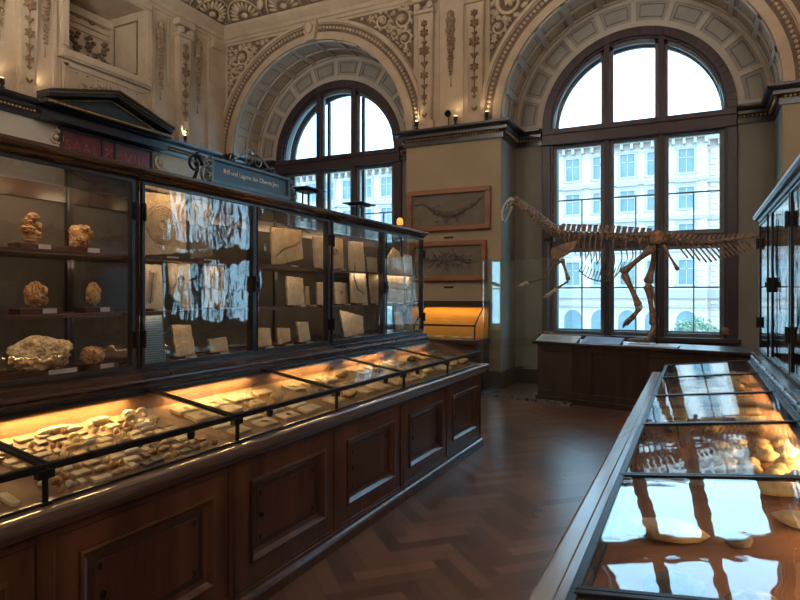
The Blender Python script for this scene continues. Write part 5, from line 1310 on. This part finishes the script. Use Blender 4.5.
building(-19, 1, 62, [-16, -13.4, -10.9, -8.3, -5.8, -3.4, -.7], 'white building with bracketed cornice across the street behind the skeleton', rows)
building(1.005, 34, 63.5, [3.4 + 2.7*k for k in range(11)], 'set-back white building beyond the quoined corner across the street', rows, 17.2)
# tree on the street
tr_ = empty('street_tree', (-.1, 25, -5)); tag(tr_, 'rounded green street tree seen low through the right window light', 'tree')
b = MB(); b.tube([(-.1, 25, -5), (-.05, 25, -2.6), (-.1, 25, -1)], [.16, .12, .06], 8); b.build('trunk', barkm, tr_)
b = MB(); rr = random.Random(3)
for k in range(3600):
    cx, cy, cz, r = rr.choice(((-.1, 25, -1.0, 1.5), (-.9, 25.2, -1.2, 1.0), (.7, 24.9, -1.0, 1.1), (0, 25.3, -.1, .9)))
    v = V((rr.gauss(0,1), rr.gauss(0,1), rr.gauss(0,1))).normalized() * r * rr.uniform(.6, 1.02)
    p = V((cx, cy, cz)) + v; a = V((rr.gauss(0,1), rr.gauss(0,1), rr.gauss(0,1))).normalized(); c = a.orthogonal().normalized(); e = a.cross(c)*.09; c = c*.05
    b.add([p - e, p + c, p + e, p - c], [(0, 1, 2, 3)])
b.build('foliage', leafm, tr_)

# ================================================================== WORLD, CAMERA, OUTPUT
w = bpy.data.worlds.new('overcast_sky'); bpy.context.scene.world = w; w.use_nodes = True
nt = w.node_tree; bg = nt.nodes['Background']
tc = nt.nodes.new('ShaderNodeTexCoord'); sx = nt.nodes.new('ShaderNodeSeparateXYZ'); cr = nt.nodes.new('ShaderNodeValToRGB')
nt.links.new(tc.outputs['Generated'], sx.inputs[0]); nt.links.new(sx.outputs['Z'], cr.inputs[0]); nt.links.new(cr.outputs[0], bg.inputs[0])
cr.color_ramp.elements[0].color = (.43, .77, 1, 1); cr.color_ramp.elements[1].color = (.34, .68, 1, 1)
bg.inputs[1].default_value = SKY = 2.75
cam = bpy.data.cameras.new('camera'); co = bpy.data.objects.new('camera', cam); col.objects.link(co)
cam.sensor_width = 36; cam.lens = F/800*36; cam.shift_y = (HY - 300)/800
cam.clip_start = .02; cam.clip_end = 300
co.location = (0, 0, H); co.rotation_euler = (PI/2, 0, math.asin(S_))
sc = bpy.context.scene; sc.camera = co
sc.view_settings.view_transform = 'Standard'; sc.view_settings.look = 'None'; sc.view_settings.gamma = 1; sc.view_settings.exposure = 1.2
cy = sc.cycles
cy.max_bounces = 8; cy.diffuse_bounces = 4; cy.glossy_bounces = 5; cy.transparent_max_bounces = 40; cy.transmission_bounces = 4
cy.caustics_reflective = False; cy.caustics_refractive = False; cy.use_denoising = True; cy.sample_clamp_indirect = 4
try: cy.denoiser = 'OPENIMAGEDENOISE'; cy.denoising_input_passes = 'RGB_ALBEDO_NORMAL'
except Exception: pass
